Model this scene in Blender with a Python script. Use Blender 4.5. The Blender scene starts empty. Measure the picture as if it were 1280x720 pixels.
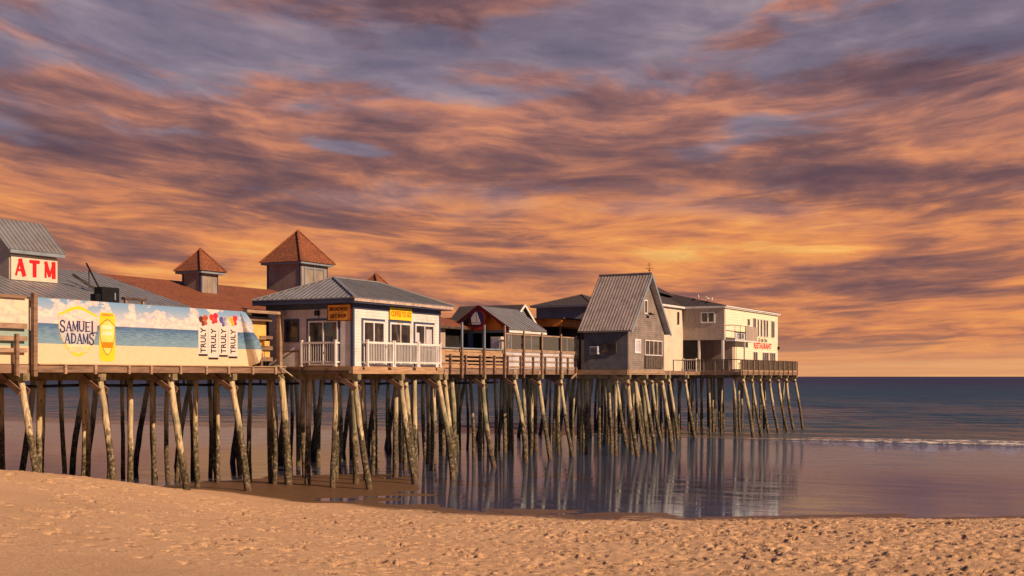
import bpy, math, random
import numpy as np
from mathutils import Vector, Matrix

S = bpy.context.scene
COL = S.collection
R = math.radians
random.seed(7)
rng = np.random.default_rng(11)

# ------------------------------------------------------------------ camera
cam = bpy.data.cameras.new("camera")
camo = bpy.data.objects.new("camera", cam)
COL.objects.link(camo)
cam.sensor_width = 36.0
cam.lens = 36.0 * 1550 / 1280
cam.shift_y = 110.5 / 1280          # lens shift keeps the uprights vertical
cam.clip_start = 0.5
cam.clip_end = 60000
camo.location = (0, 0, 0)
camo.rotation_euler = (R(90), 0, 0)
S.camera = camo

# ------------------------------------------------------------------ colour helpers
def lin(c):
    c = c / 255.0
    return c / 12.92 if c <= 0.04045 else ((c + 0.055) / 1.055) ** 2.4
def rgb(r, g, b, k=1.0):
    return (lin(r) * k, lin(g) * k, lin(b) * k, 1.0)

# ------------------------------------------------------------------ node helpers
class NT:
    def __init__(s, nt): s.nt = nt
    def n(s, t, **kw):
        nd = s.nt.nodes.new(t)
        for k, v in kw.items(): setattr(nd, k, v)
        return nd
    def link(s, a, b): s.nt.links.new(a, b)
    def put(s, sock, v):
        if hasattr(v, 'is_output') or hasattr(v, 'links'): s.nt.links.new(v, sock)
        else: sock.default_value = v
    def m(s, op, a, b=None, c=None, clamp=False):
        nd = s.nt.nodes.new('ShaderNodeMath'); nd.operation = op; nd.use_clamp = clamp
        s.put(nd.inputs[0], a)
        if b is not None: s.put(nd.inputs[1], b)
        if c is not None: s.put(nd.inputs[2], c)
        return nd.outputs[0]
    def mr(s, v, a, b, c=0.0, d=1.0, smooth=True):
        nd = s.nt.nodes.new('ShaderNodeMapRange')
        nd.interpolation_type = 'SMOOTHSTEP' if smooth else 'LINEAR'
        s.put(nd.inputs[0], v)
        for i, x in zip((1, 2, 3, 4), (a, b, c, d)): nd.inputs[i].default_value = x
        return nd.outputs[0]
    def comb(s, x, y, z):
        nd = s.nt.nodes.new('ShaderNodeCombineXYZ')
        for i, v in enumerate((x, y, z)): s.put(nd.inputs[i], v)
        return nd.outputs[0]
    def sep(s, v):
        nd = s.nt.nodes.new('ShaderNodeSeparateXYZ'); s.link(v, nd.inputs[0]); return nd.outputs
    def noise(s, vec, scale=1, detail=4, rough=.5, dist=0, col=False):
        nd = s.nt.nodes.new('ShaderNodeTexNoise')
        if vec is not None: s.link(vec, nd.inputs['Vector'])
        nd.inputs['Scale'].default_value = scale; nd.inputs['Detail'].default_value = detail
        nd.inputs['Roughness'].default_value = rough; nd.inputs['Distortion'].default_value = dist
        return nd.outputs[1 if col else 0]
    def mapping(s, vec, sc=(1, 1, 1), loc=(0, 0, 0), rot=(0, 0, 0)):
        nd = s.nt.nodes.new('ShaderNodeMapping'); s.link(vec, nd.inputs[0])
        nd.inputs['Scale'].default_value = sc; nd.inputs['Location'].default_value = loc
        nd.inputs['Rotation'].default_value = rot
        return nd.outputs[0]
    def ramp(s, f, stops, interp='LINEAR'):
        nd = s.nt.nodes.new('ShaderNodeValToRGB'); s.put(nd.inputs[0], f)
        cr = nd.color_ramp; cr.interpolation = interp
        while len(cr.elements) < len(stops): cr.elements.new(0.5)
        for e, (p, c) in zip(cr.elements, stops): e.position = p; e.color = c
        return nd.outputs[0]
    def mix(s, f, a, b, mode='MIX'):
        nd = s.nt.nodes.new('ShaderNodeMix'); nd.data_type = 'RGBA'; nd.blend_type = mode
        s.put(nd.inputs[0], f); s.put(nd.inputs[6], a); s.put(nd.inputs[7], b)
        return nd.outputs[2]
    def vmul(s, a, k):
        nd = s.nt.nodes.new('ShaderNodeVectorMath'); nd.operation = 'SCALE'
        s.put(nd.inputs[0], a); s.put(nd.inputs[3], k)
        return nd.outputs[0]

# ------------------------------------------------------------------ world: evening sky
SUN = Vector((0.745, -0.48, 0.46)).normalized()
EL = math.asin(SUN.z)
AZ = math.atan2(SUN.x, SUN.y)
w = bpy.data.worlds.new("World"); S.world = w; w.use_nodes = True
w.node_tree.nodes.clear()
g = NT(w.node_tree)
tc = g.n('ShaderNodeTexCoord')
X, Y, Z = g.sep(tc.outputs['Generated'])
zc = g.m('MAXIMUM', Z, 0.0)
q = g.m('DIVIDE', 1.0, g.m('ADD', zc, 0.085))
px_ = g.m('MULTIPLY', X, q)
py_ = g.m('MULTIPLY', Y, q)
az = g.m('ARCTAN2', X, Y)
da = g.m('SUBTRACT', az, 0.12)
bend = g.m('MULTIPLY', g.m('MINIMUM', g.m('MULTIPLY', da, da), 0.6), 1.9)
wv = g.m('ADD', g.m('MULTIPLY', g.m('LOGARITHM', q, math.e), 3.4), bend)
hx = g.m('MULTIPLY', az, g.m('ADD', g.m('MULTIPLY', q, 0.10), 4.0))
c0 = g.comb(hx, wv, 0.0)
dn = g.noise(g.mapping(c0, (.8, 1.0, 1), (9, 2, 4)), 1.3, 3, .5, 0, True)
c1 = g.n('ShaderNodeVectorMath', operation='ADD'); g.link(c0, c1.inputs[0]); g.link(g.vmul(dn, .5), c1.inputs[1]); c1 = c1.outputs[0]
nA = g.noise(g.mapping(c1, (.7, 1.0, 1), (3.1, 4.4, 0)), 1.3, 4, .5, .15)
nB = g.noise(g.mapping(c1, (1.45, 1.9, 1), (1.7, 8.3, 2)), 2.0, 7, .58, .2)
nC = g.noise(g.mapping(c1, (1.5, 3.6, 1), (5.7, 1.3, 5)), 2.6, 6, .55, .1)
nn = g.m('ADD', g.m('ADD', g.m('MULTIPLY', nA, .36), g.m('MULTIPLY', nB, .40)), g.m('MULTIPLY', nC, .24))
nn = g.mr(nn, .335, .665, 0, 1, smooth=False)
# the large banks of this evening, as (azimuth, height) patches with ragged edges
dx, dy, dz_ = g.sep(dn)
azr = g.m('ADD', az, g.m('MULTIPLY', g.m('SUBTRACT', dx, .5), .10))
zr_ = g.m('ADD', Z, g.m('MULTIPLY', g.m('SUBTRACT', dy, .5), .05))
BANKS = [(470, 165, 300, 32, .26, .10), (780, 205, 330, 30, .34, .03), (1190, 240, 230, 36, .26, -.03), (1180, 120, 150, 55, .22, 0), (40, 190, 170, 32, .20, .12),
         (1120, 345, 260, 20, .20, -.05), (110, 318, 190, 16, .24, .04), (330, 255, 260, 22, .16, .08), (900, 150, 200, 22, .12, 0), (620, 330, 150, 12, .12, 0), (200, 120, 180, 20, .12, .05),
         (700, 268, 300, 26, -.26, .02), (930, 322, 220, 26, -.20, -.05), (560, 155, 130, 18, -.12, .05), (330, 345, 300, 18, -.12, .05), (620, 400, 400, 30, -.16, 0), (1150, 300, 200, 12, -.18, -.1),
         (110, 62, 200, 42, -.28, 0), (520, 85, 260, 30, -.16, .05), (820, 55, 160, 36, -.30, 0), (440, 180, 55, 9, -.42, .05), (1225, 40, 120, 42, -.26, 0), (640, 120, 90, 16, -.20, .05)]
def bank_sum(lst):
    acc = None
    for bx, by, rx, ry, am, ro in lst:
        a0 = math.atan((bx - 640) / 1550); z0 = (470.5 - by) / 1550 * .97
        u = g.m('DIVIDE', g.m('SUBTRACT', azr, a0), rx / 1550)
        v = g.m('DIVIDE', g.m('ADD', g.m('SUBTRACT', zr_, z0), g.m('MULTIPLY', g.m('SUBTRACT', azr, a0), ro)), ry / 1550)
        e = g.m('MULTIPLY', g.m('EXPONENT', g.m('MULTIPLY', g.m('ADD', g.m('MULTIPLY', u, u), g.m('MULTIPLY', v, v)), -.7)), am)
        acc = e if acc is None else g.m('ADD', acc, e)
    return acc
acc = bank_sum(BANKS[:-6]); gapacc = bank_sum(BANKS[-6:])
nn = g.m('ADD', g.m('ADD', g.m('MULTIPLY', nn, .92), .03), g.m('MULTIPLY', acc, .62), clamp=True)
fine = g.noise(g.mapping(c1, (1.6, 3.2, 1), (2.2, 7.7, 1)), 4.5, 5, .6, .1)
up = g.ramp(nn, [(.12, rgb(230, 158, 122)), (.34, rgb(204, 136, 114)), (.52, rgb(160, 113, 108)), (.72, rgb(120, 90, 96)), (.95, rgb(94, 75, 88))])
lo = g.ramp(nn, [(.08, rgb(255, 190, 108)), (.28, rgb(246, 160, 92)), (.46, rgb(222, 140, 94)), (.64, rgb(168, 111, 92)), (.82, rgb(132, 93, 90)), (1.0, rgb(108, 80, 86))])
cloud = g.mix(g.mr(zc, .10, .24), lo, up)
nG = g.noise(g.mapping(c1, (.9, 1.5, 1), (14, 3, 7)), 1.5, 6, .55, .1)
gm = g.m('MULTIPLY', g.mr(g.m('ADD', nG, g.m('MULTIPLY', gapacc, .75)), .49, .32), g.mr(zc, .10, .20))
gapc = g.ramp(nn, [(.1, rgb(164, 154, 168)), (.5, rgb(138, 124, 142)), (.9, rgb(112, 96, 118))])
cloud = g.mix(g.m('MULTIPLY', gm, .85), cloud, gapc)
cloud = g.mix(g.mr(fine, .38, .64, 0, .15), cloud, rgb(96, 76, 86))
hz = g.ramp(g.noise(g.mapping(c1, (.35, 2.2, 1)), 1.2, 4, .5), [(.35, rgb(246, 184, 122)), (.62, rgb(222, 152, 108))])
cloud = g.mix(g.mr(zc, .0, .035, 1, 0), cloud, hz)
# overhead and behind the viewer the sky is a dull violet blue
hi = g.ramp(nn, [(0, rgb(72, 88, 136)), (.5, rgb(66, 72, 112)), (1, rgb(54, 56, 86))])
beh = g.m('MAXIMUM', g.mr(zc, .27, .42), g.mr(Y, .6, .1))
cloud = g.mix(beh, cloud, hi)
sky = g.n('ShaderNodeTexSky'); sky.sky_type = 'NISHITA'; sky.sun_disc = False
sky.sun_elevation = EL; sky.sun_rotation = AZ
clear = g.vmul(sky.outputs[0], 0.6)
gap = g.m('MULTIPLY', gm, .18)
scaled = g.vmul(cloud, 8.0)
final = g.mix(gap, scaled, clear)
bg = g.n('ShaderNodeBackground'); g.link(final, bg.inputs[0]); bg.inputs[1].default_value = 0.1
out = g.n('ShaderNodeOutputWorld'); g.link(bg.outputs[0], out.inputs[0])
w.cycles.sampling_method = 'MANUAL'; w.cycles.sample_map_resolution = 512

# ------------------------------------------------------------------ sun
sl = bpy.data.lights.new("sun", 'SUN'); sl.energy = 5.0; sl.angle = R(0.6); sl.color = (1.0, 0.67, 0.42)
so = bpy.data.objects.new("sun", sl); COL.objects.link(so)
so.rotation_euler = (-SUN).to_track_quat('-Z', 'Y').to_euler()
S.view_settings.view_transform = 'Standard'; S.view_settings.look = 'None'
S.view_settings.exposure = 0.25; S.view_settings.gamma = 1; S.view_settings.use_curve_mapping = False
S.render.engine = 'CYCLES'
S.cycles.max_bounces = 6

# ------------------------------------------------------------------ pier frame: s seaward along the pier, t to the far side, z up
D = Vector((0.472, 0.8816, 0)); Pp = Vector((-0.8816, 0.472, 0)); O = Vector((-7.70, 60.0, 0))
RZ = math.atan2(D.y, D.x)
def P(s, t, z=0.0): return O + D * s + Pp * t + Vector((0, 0, z))

def tag(o, label=None, cat=None, group=None, kind=None):
    if label: o['label'] = label
    if cat: o['category'] = cat
    if group: o['group'] = group
    if kind: o['kind'] = kind
    return o

def thing(name, label, cat, base, group=None, kind=None):
    o = bpy.data.objects.new(name, None); COL.objects.link(o)
    o.empty_display_size = .3
    o.location = P(*base); o.rotation_euler = (0, 0, RZ); o['base'] = list(base)
    return tag(o, label, cat, group, kind)

def base_of(o):
    if o is None: return (0, 0, 0)
    if 'base' in o: return tuple(o['base'])
    return base_of(o.parent)

class MB:
    """mesh builder in pier coordinates"""
    def __init__(s): s.v = []; s.f = []; s.smooth = False
    def add(s, vs, fs):
        k = len(s.v); s.v += [tuple(v) for v in vs]; s.f += [tuple(i + k for i in f) for f in fs]; return s
    def box(s, x0, x1, y0, y1, z0, z1):
        if x1 < x0: x0, x1 = x1, x0
        if y1 < y0: y0, y1 = y1, y0
        if z1 < z0: z0, z1 = z1, z0
        return s.add([(x0, y0, z0), (x1, y0, z0), (x1, y1, z0), (x0, y1, z0), (x0, y0, z1), (x1, y0, z1), (x1, y1, z1), (x0, y1, z1)],
                     [(0, 3, 2, 1), (4, 5, 6, 7), (0, 1, 5, 4), (1, 2, 6, 5), (2, 3, 7, 6), (3, 0, 4, 7)])
    def bar(s, a, b, w_, h_, upv=(0, 0, 1)):
        a = Vector(a); b = Vector(b); d = (b - a).normalized(); u = Vector(upv)
        if abs(d.dot(u)) > .98: u = Vector((1, 0, 0))
        r = d.cross(u).normalized(); u = r.cross(d).normalized()
        vs = []
        for p in (a, b):
            for i, j in ((-1, -1), (1, -1), (1, 1), (-1, 1)): vs.append(p + r * (i * w_ / 2) + u * (j * h_ / 2))
        return s.add(vs, [(0, 1, 2, 3), (7, 6, 5, 4), (0, 4, 5, 1), (1, 5, 6, 2), (2, 6, 7, 3), (3, 7, 4, 0)])
    def tube(s, pts, rad, n=10, caps=True, jag=0.0):
        k = len(s.v); m = len(pts)
        for i, p in enumerate(pts):
            p = Vector(p); q0 = Vector(pts[max(0, i - 1)]); q1 = Vector(pts[min(m - 1, i + 1)])
            d = (q1 - q0).normalized(); u = Vector((1, 0, 0)) if abs(d.x) < .9 else Vector((0, 1, 0))
            a = d.cross(u).normalized(); b = d.cross(a).normalized()
            r = rad[i] if hasattr(rad, '__len__') else rad
            for j in range(n):
                an = 2 * math.pi * j / n; rr = r * (1 + jag * random.uniform(-1, 1))
                s.v.append(tuple(p + a * (math.cos(an) * rr) + b * (math.sin(an) * rr)))
        for i in range(m - 1):
            for j in range(n):
                s.f.append((k + i * n + j, k + i * n + (j + 1) % n, k + (i + 1) * n + (j + 1) % n, k + (i + 1) * n + j))
        if caps:
            s.f.append(tuple(k + j for j in reversed(range(n)))); s.f.append(tuple(k + (m - 1) * n + j for j in range(n)))
        return s
    def slab(s, poly, th):
        """planar polygon thickened downward along its normal"""
        p = [Vector(v) for v in poly]; nrm = (p[1] - p[0]).cross(p[2] - p[0]).normalized()
        if nrm.z < 0: p.reverse(); nrm = -nrm
        n = len(p); lo_ = [v - nrm * th for v in p]
        return s.add(p + lo_, [tuple(range(n)), tuple(reversed(range(n, 2 * n)))] + [(i, i + n, (i + 1) % n + n, (i + 1) % n) for i in range(n)])
    def ribs(s, poly, u, step, w_=.05, h_=.05):
        """standing seams on a roof plane; u = eave direction"""
        p = [Vector(v) for v in poly]; nrm = (p[1] - p[0]).cross(p[2] - p[0]).normalized()
        if nrm.z < 0: nrm = -nrm
        u = Vector(u).normalized(); v = nrm.cross(u).normalized()
        uv = [((a - p[0]).dot(u), (a - p[0]).dot(v)) for a in p]
        lo_, hi_ = min(a[0] for a in uv), max(a[0] for a in uv)
        x = lo_ + step * .5
        while x < hi_:
            ys = []
            for (a, b), (c, d) in zip(uv, uv[1:] + uv[:1]):
                if (a - x) * (c - x) < 0: ys.append(b + (d - b) * (x - a) / (c - a))
            if len(ys) >= 2 and max(ys) - min(ys) > .1:
                A = p[0] + u * x + v * min(ys) + nrm * (h_ / 2); B = p[0] + u * x + v * max(ys) + nrm * (h_ / 2)
                s.bar(A, B, w_, h_, nrm)
            x += step
        return s
    def face(s, plane, a0, a1, z0, z1, d0, d1):
        ax, c = plane
        if ax == 's': return s.box(c - d1, c - d0, a0, a1, z0, z1)
        return s.box(a0, a1, c - d1, c - d0, z0, z1)
    def build(s, name, mat, parent=None, base=None, label=None, smooth=False):
        me = bpy.data.meshes.new(name)
        if parent is not None: b = base_of(parent)
        else:
            if base is None:
                a = np.array(s.v); base = (float(a[:, 0].mean()), float(a[:, 1].mean()), float(a[:, 2].min()))
            b = base
        me.from_pydata([(v[0] - b[0], v[1] - b[1], v[2] - b[2]) for v in s.v], [], s.f)
        me.update()
        if smooth: me.shade_smooth()
        if mat: me.materials.append(mat)
        o = bpy.data.objects.new(name, me); COL.objects.link(o)
        if parent is not None: o.parent = parent
        else:
            o.location = P(*b); o.rotation_euler = (0, 0, RZ); o['base'] = list(b)
        if label: o['label'] = label
        return o

def text_part(txt, name, mat, parent, plane, a_c, z_c, width, height, d=.012, bold=.0, rot=0, th=.012, arc=0, shear=0):
    cu = bpy.data.curves.new(name, 'FONT'); cu.body = txt; cu.align_x = 'CENTER'; cu.align_y = 'CENTER'
    cu.extrude = .02; cu.offset = bold; cu.resolution_u = 3; cu.shear = shear; cu.space_character = 1.03
    ob = bpy.data.objects.new(name, cu); COL.objects.link(ob)
    bpy.context.view_layer.update()
    me = bpy.data.meshes.new_from_object(ob.evaluated_get(bpy.context.evaluated_depsgraph_get()))
    bpy.data.objects.remove(ob); bpy.data.curves.remove(cu)
    a = np.array([v.co[:] for v in me.vertices])
    mn, mx = a.min(0), a.max(0)
    a[:, 0] = (a[:, 0] - (mn[0] + mx[0]) / 2) / (mx[0] - mn[0]); a[:, 1] = (a[:, 1] - (mn[1] + mx[1]) / 2) / (mx[1] - mn[1])
    a[:, 1] += arc * (0.25 - a[:, 0] ** 2) * 4
    x = a[:, 0] * width; y = a[:, 1] * height
    if rot: x, y = -y, x.copy()
    zz = np.where(a[:, 2] > 0, 1.0, 0.0) * th + d
    m = MB(); ax, c = plane
    vs = []
    for i in range(len(x)):
        if ax == 't': vs.append((a_c + x[i], c - zz[i], z_c + y[i]))
        else: vs.append((c - zz[i], a_c - x[i], z_c + y[i]))
    m.add(vs, [tuple(p.vertices) for p in me.polygons])
    return m.build(name, mat, parent)

def circ(cx, cy, r, a0, a1, n=8): return [(cx + r * .9 * math.cos(R(a0 + (a1 - a0) * i / n)), cy + r * math.sin(R(a0 + (a1 - a0) * i / n))) for i in range(n + 1)]
GL = {  # strokes (points in a unit box, width), and serifs (x, y)
    'A': ([([(.12, 0), (.5, 1)], .10), ([(.5, 1), (.88, 0)], .2), ([(.25, .33), (.75, .33)], .09)], [(.12, 0), (.88, 0)]),
    'T': ([([(.5, 0), (.5, .95)], .2), ([(.06, .93), (.94, .93)], .14)], [(.5, 0)]),
    'M': ([([(.1, 0), (.12, 1)], .10), ([(.12, .97), (.5, .1)], .17), ([(.5, .1), (.88, .97)], .09), ([(.88, 1), (.9, 0)], .2)], [(.1, 0), (.9, 0)]),
    'U': ([([(.14, 1)] + [(.5 + .36 * math.cos(R(a)), .34 + .32 * math.sin(R(a))) for a in range(180, 361, 20)] + [(.86, 1)], .16)], [(.14, 1), (.86, 1)]),
    'E': ([([(.2, 0), (.2, 1)], .2), ([(.2, .95), (.88, .95)], .10), ([(.2, .5), (.72, .5)], .10), ([(.2, .05), (.9, .05)], .10)], [(.18, 0), (.18, 1)]),
    'L': ([([(.2, 0), (.2, 1)], .2), ([(.2, .06), (.92, .06)], .12)], [(.2, 1), (.18, 0)]),
    'D': ([([(.18, 0), (.18, 1)], .2), ([(.18, .95), (.5, .95)] + [(.48 + .38 * math.cos(R(a)), .5 + .45 * math.sin(R(a))) for a in range(75, -76, -15)] + [(.5, .05), (.18, .05)], .15)], [(.14, 0), (.14, 1)]),
    'S': ([([(.84, .76), (.78, .90), (.62, .96), (.42, .96), (.24, .88), (.18, .74), (.26, .60), (.5, .51), (.76, .42), (.86, .26), (.78, .10), (.58, .03), (.36, .04), (.2, .12), (.14, .28)], .17)], [])}
def stroke_text(txt, mat, parent, plane, a_c, z_c, width, height, d=.002, th=.008, arc=0, serif=True, fat=1.0, gap=.18, caps=()):
    m = MB(); ax, c = plane; n = len(txt); cw = width / (n + gap * (n - 1)); x0 = a_c - width / 2
    def quad(p, q_, w_, lv):
        dx, dy = q_[0] - p[0], q_[1] - p[1]; L = math.hypot(dx, dy) or 1e-6; ux, uy = dx / L, dy / L; hx_, hy_ = -uy * w_ / 2, ux * w_ / 2
        pts = [(p[0] - ux * w_ * .15 + hx_, p[1] - uy * w_ * .15 + hy_), (p[0] - ux * w_ * .15 - hx_, p[1] - uy * w_ * .15 - hy_), (q_[0] + ux * w_ * .15 - hx_, q_[1] + uy * w_ * .15 - hy_), (q_[0] + ux * w_ * .15 + hx_, q_[1] + uy * w_ * .15 + hy_)]
        dd_ = d + th + lv * .0006
        vs = [(a, c - dd_, z) for a, z in pts] + [(a, c - d, z) for a, z in pts]
        m.add(vs, [(0, 1, 2, 3), (0, 4, 5, 1), (1, 5, 6, 2), (2, 6, 7, 3), (3, 7, 4, 0)])
    lv = 0
    for i, ch in enumerate(txt):
        st_, sf = GL[ch]; k = (i + .5) / n - .5; bz = z_c - height / 2 + arc * (.25 - k * k) * 4 * height
        hh = height * (1.22 if i in caps else 1.0); bz -= height * .1 * (i in caps)
        f = lambda p: (x0 + i * cw * (1 + gap) + p[0] * cw, bz + p[1] * hh)
        for pts, w_ in st_:
            for a, b in zip(pts, pts[1:]): quad(f(a), f(b), w_ * cw * fat, lv); lv = (lv + 1) % 9
        if serif:
            for p in sf: quad(f((p[0] - .17, p[1])), f((p[0] + .17, p[1])), .07 * cw * fat, lv); lv = (lv + 1) % 9
    return m.build('lettering', mat, parent)

# ------------------------------------------------------------------ materials
def make(name, col, rough=.75, var=.18, scale=1.5, stretch=(1, 1, 1), lap=None, lapax=2, bump=.15, bscale=20, metal=0, spec=.3,
         col2=None, dirt=None, vert=None):
    m = bpy.data.materials.new(name); m.use_nodes = True
    h = NT(m.node_tree); b = m.node_tree.nodes['Principled BSDF']
    t = h.n('ShaderNodeTexCoord').outputs['Object']
    base = (*[c for c in col[:3]], 1)
    nv = h.noise(h.mapping(t, stretch), scale, 6, .6)
    c2 = (*col2[:3], 1) if col2 else tuple(c * (1 - 2.2 * var) for c in base[:3]) + (1,)
    c1_ = tuple(min(1, c * (1 + var)) for c in base[:3]) + (1,)
    c = h.ramp(nv, [(.30, c2), (.52, base), (.72, c1_)])
    if dirt:
        nd = h.noise(h.mapping(t, (1.0, 1.0, .25)), 1.1, 8, .7)
        c = h.mix(h.mr(nd, .50, .72, 0, .75), c, (*dirt[:3], 1))
    hgt = h.m('MULTIPLY', h.noise(h.mapping(t, stretch), bscale, 5, .6), bump)
    if lap:
        zc_ = h.sep(t)[lapax]
        fr = h.m('FRACT', h.m('DIVIDE', zc_, lap))
        hgt = h.m('ADD', hgt, h.m('MULTIPLY', h.m('SUBTRACT', 1.0, fr), .9))
        ids = h.m('FLOOR', h.m('DIVIDE', zc_, lap))
        wn = h.n('ShaderNodeTexWhiteNoise'); wn.noise_dimensions = '1D'; h.link(ids, wn.inputs['W'])
        c = h.mix(h.m('MULTIPLY', wn.outputs[0], .30 * (var + .35)), c, c2)
    if vert:
        xs = h.sep(t); k = h.m('ADD', xs[0], xs[1])
        fr = h.m('FRACT', h.m('DIVIDE', k, vert))
        gr = h.m('GREATER_THAN', fr, .1)
        hgt = h.m('ADD', hgt, gr)
        ids = h.m('FLOOR', h.m('DIVIDE', k, vert))
        wn = h.n('ShaderNodeTexWhiteNoise'); wn.noise_dimensions = '1D'; h.link(ids, wn.inputs['W'])
        c = h.mix(h.m('MULTIPLY', wn.outputs[0], .35), c, c2)
    bp = h.n('ShaderNodeBump'); bp.inputs['Strength'].default_value = 1.0; bp.inputs['Distance'].default_value = .045 if (lap or vert) else .02
    h.link(hgt, bp.inputs['Height']); h.link(bp.outputs[0], b.inputs['Normal'])
    h.link(c, b.inputs['Base Color'])
    b.inputs['Roughness'].default_value = rough; b.inputs['Metallic'].default_value = metal
    b.inputs['Specular IOR Level'].default_value = spec
    return m

M = {}
M['cream_siding'] = make('cream_siding', (.72, .65, .62), lap=.15, var=.10, dirt=(.44, .36, .31))
M['cream_board'] = make('cream_board', (.66, .58, .46), var=.07, dirt=(.5, .4, .3), vert=1.22)
M['white_board'] = make('white_board', (.80, .74, .56), lap=.22, var=.06)
M['grey_blue'] = make('grey_blue_siding', (.13, .14, .16), lap=.15, var=.2)
M['tan_siding'] = make('tan_siding', (.44, .36, .31), vert=.30, var=.1, dirt=(.3, .24, .2))
M['grey_siding'] = make('grey_siding', (.20, .20, .21), lap=.15, var=.12, dirt=(.13, .12, .12))
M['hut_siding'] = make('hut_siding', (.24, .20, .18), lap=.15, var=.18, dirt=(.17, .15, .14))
M['navy'] = make('navy_trim', (.055, .075, .14), rough=.5, var=.1)
M['white'] = make('white_paint', (.76, .74, .72), rough=.5, var=.06, dirt=(.42, .36, .3))
M['metal_roof'] = make('metal_roof', (.30, .31, .33), rough=.42, var=.1, metal=.35, dirt=(.26, .22, .19))
M['metal_roof2'] = make('metal_roof_tan', (.47, .41, .36), rough=.45, var=.12, metal=.3, dirt=(.27, .2, .16))
M['shingle'] = make('red_shingle', (.30, .105, .05), var=.3, scale=9, lap=.11, dirt=(.14, .06, .035))
M['shingle_dark'] = make('dark_shingle', (.085, .07, .065), var=.3, scale=9, lap=.1)
M['deckwood'] = make('weathered_timber', (.235, .15, .105), var=.28, scale=2.2, stretch=(.35, .35, 3), dirt=(.16, .11, .08), bscale=12, bump=.6)
M['railwood'] = make('rail_timber', (.36, .25, .175), var=.22, scale=3, stretch=(.4, .4, 3), dirt=(.2, .14, .1), bump=.4)
M['warmwood'] = make('warm_timber', (.43, .275, .16), var=.2, scale=3, stretch=(.4, .4, 3), dirt=(.33, .2, .12), bump=.4)
M['capwood'] = make('treated_cap_timber', (.22, .18, .10), var=.25, scale=3, bump=.4)
M['darkwood'] = make('old_dark_timber', (.09, .065, .05), var=.3, scale=3)
M['greywood'] = make('grey_slats', (.12, .095, .075), var=.3, scale=6, dirt=(.08, .06, .05))
M['bluegrey'] = make('bluegrey_paint', (.22, .27, .33), var=.12, rough=.5)
M['palepanel'] = make('pale_panel', (.52, .52, .57), var=.1, dirt=(.34, .3, .28))
M['orange'] = make('orange_paint', (.92, .30, .04), var=.2, rough=.5, dirt=(.3, .08, .02))
M['yellow_wall'] = make('yellow_wall', (.78, .48, .14), var=.12, vert=.6)
M['black'] = make('black_plastic', (.012, .013, .016), var=.2, rough=.4)
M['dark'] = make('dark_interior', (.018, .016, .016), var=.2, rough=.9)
M['red'] = make('red_letter', (.58, .014, .02), var=.04, rough=.45, bump=0)
M['brightyellow'] = make('yellow_sign', (.84, .60, .03), var=.05, rough=.45, bump=0)
M['amber'] = make('amber_letter', (.70, .22, .005), var=.04, rough=.45, bump=0)
M['goldsign'] = make('gold_sign', (.85, .40, .04), var=.2, rough=.45)
M['maroon'] = make('maroon_letter', (.14, .008, .01), var=.05, rough=.5, bump=0)
M['ink'] = make('dark_ink', (.02, .018, .03), var=.05, rough=.5, bump=0)
M['inkblue'] = make('blue_ink', (.035, .03, .12), var=.05, rough=.5, bump=0)
M['cabinet'] = make('white_cabinet', (.62, .55, .5), var=.08)
M['iron'] = make('dark_iron', (.05, .045, .045), var=.3, rough=.55, metal=.6)
M['gull'] = make('gull_feathers', (.55, .54, .53), var=.15)
M['brass'] = make('gilded_copper', (.55, .30, .10), var=.2, rough=.4, metal=.5)
M['rope'] = make('pale_rope', (.5, .42, .33), var=.2)

def glass_mat():
    m = bpy.data.materials.new('window_glass'); m.use_nodes = True
    h = NT(m.node_tree); b = m.node_tree.nodes['Principled BSDF']
    t = h.n('ShaderNodeTexCoord').outputs['Object']
    c = h.ramp(h.noise(h.mapping(t, (1, 1, .5)), 2.2, 4, .6, .5), [(.36, (.012, .013, .016, 1)), (.55, (.05, .045, .045, 1)), (.7, (.16, .12, .09, 1))])
    h.link(c, b.inputs['Base Color']); b.inputs['Roughness'].default_value = .08
    bp = h.n('ShaderNodeBump'); bp.inputs['Strength'].default_value = .15; bp.inputs['Distance'].default_value = .05
    h.link(h.noise(t, 1.5, 2), bp.inputs['Height']); h.link(bp.outputs[0], b.inputs['Normal'])
    return m
M['glass'] = glass_mat()
M['stained_white'] = make('stained_white', (.50, .40, .34), var=.2, scale=5, dirt=(.3, .2, .15))
M['cupola'] = make('cupola_siding', (.32, .27, .23), vert=.2, var=.15, dirt=(.2, .17, .15))
M['hut_shaded'] = make('hut_siding_shaded', (.125, .13, .145), lap=.15, var=.18, dirt=(.09, .09, .10))  # darker hut siding with the side wall's shade put into its colour

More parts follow.
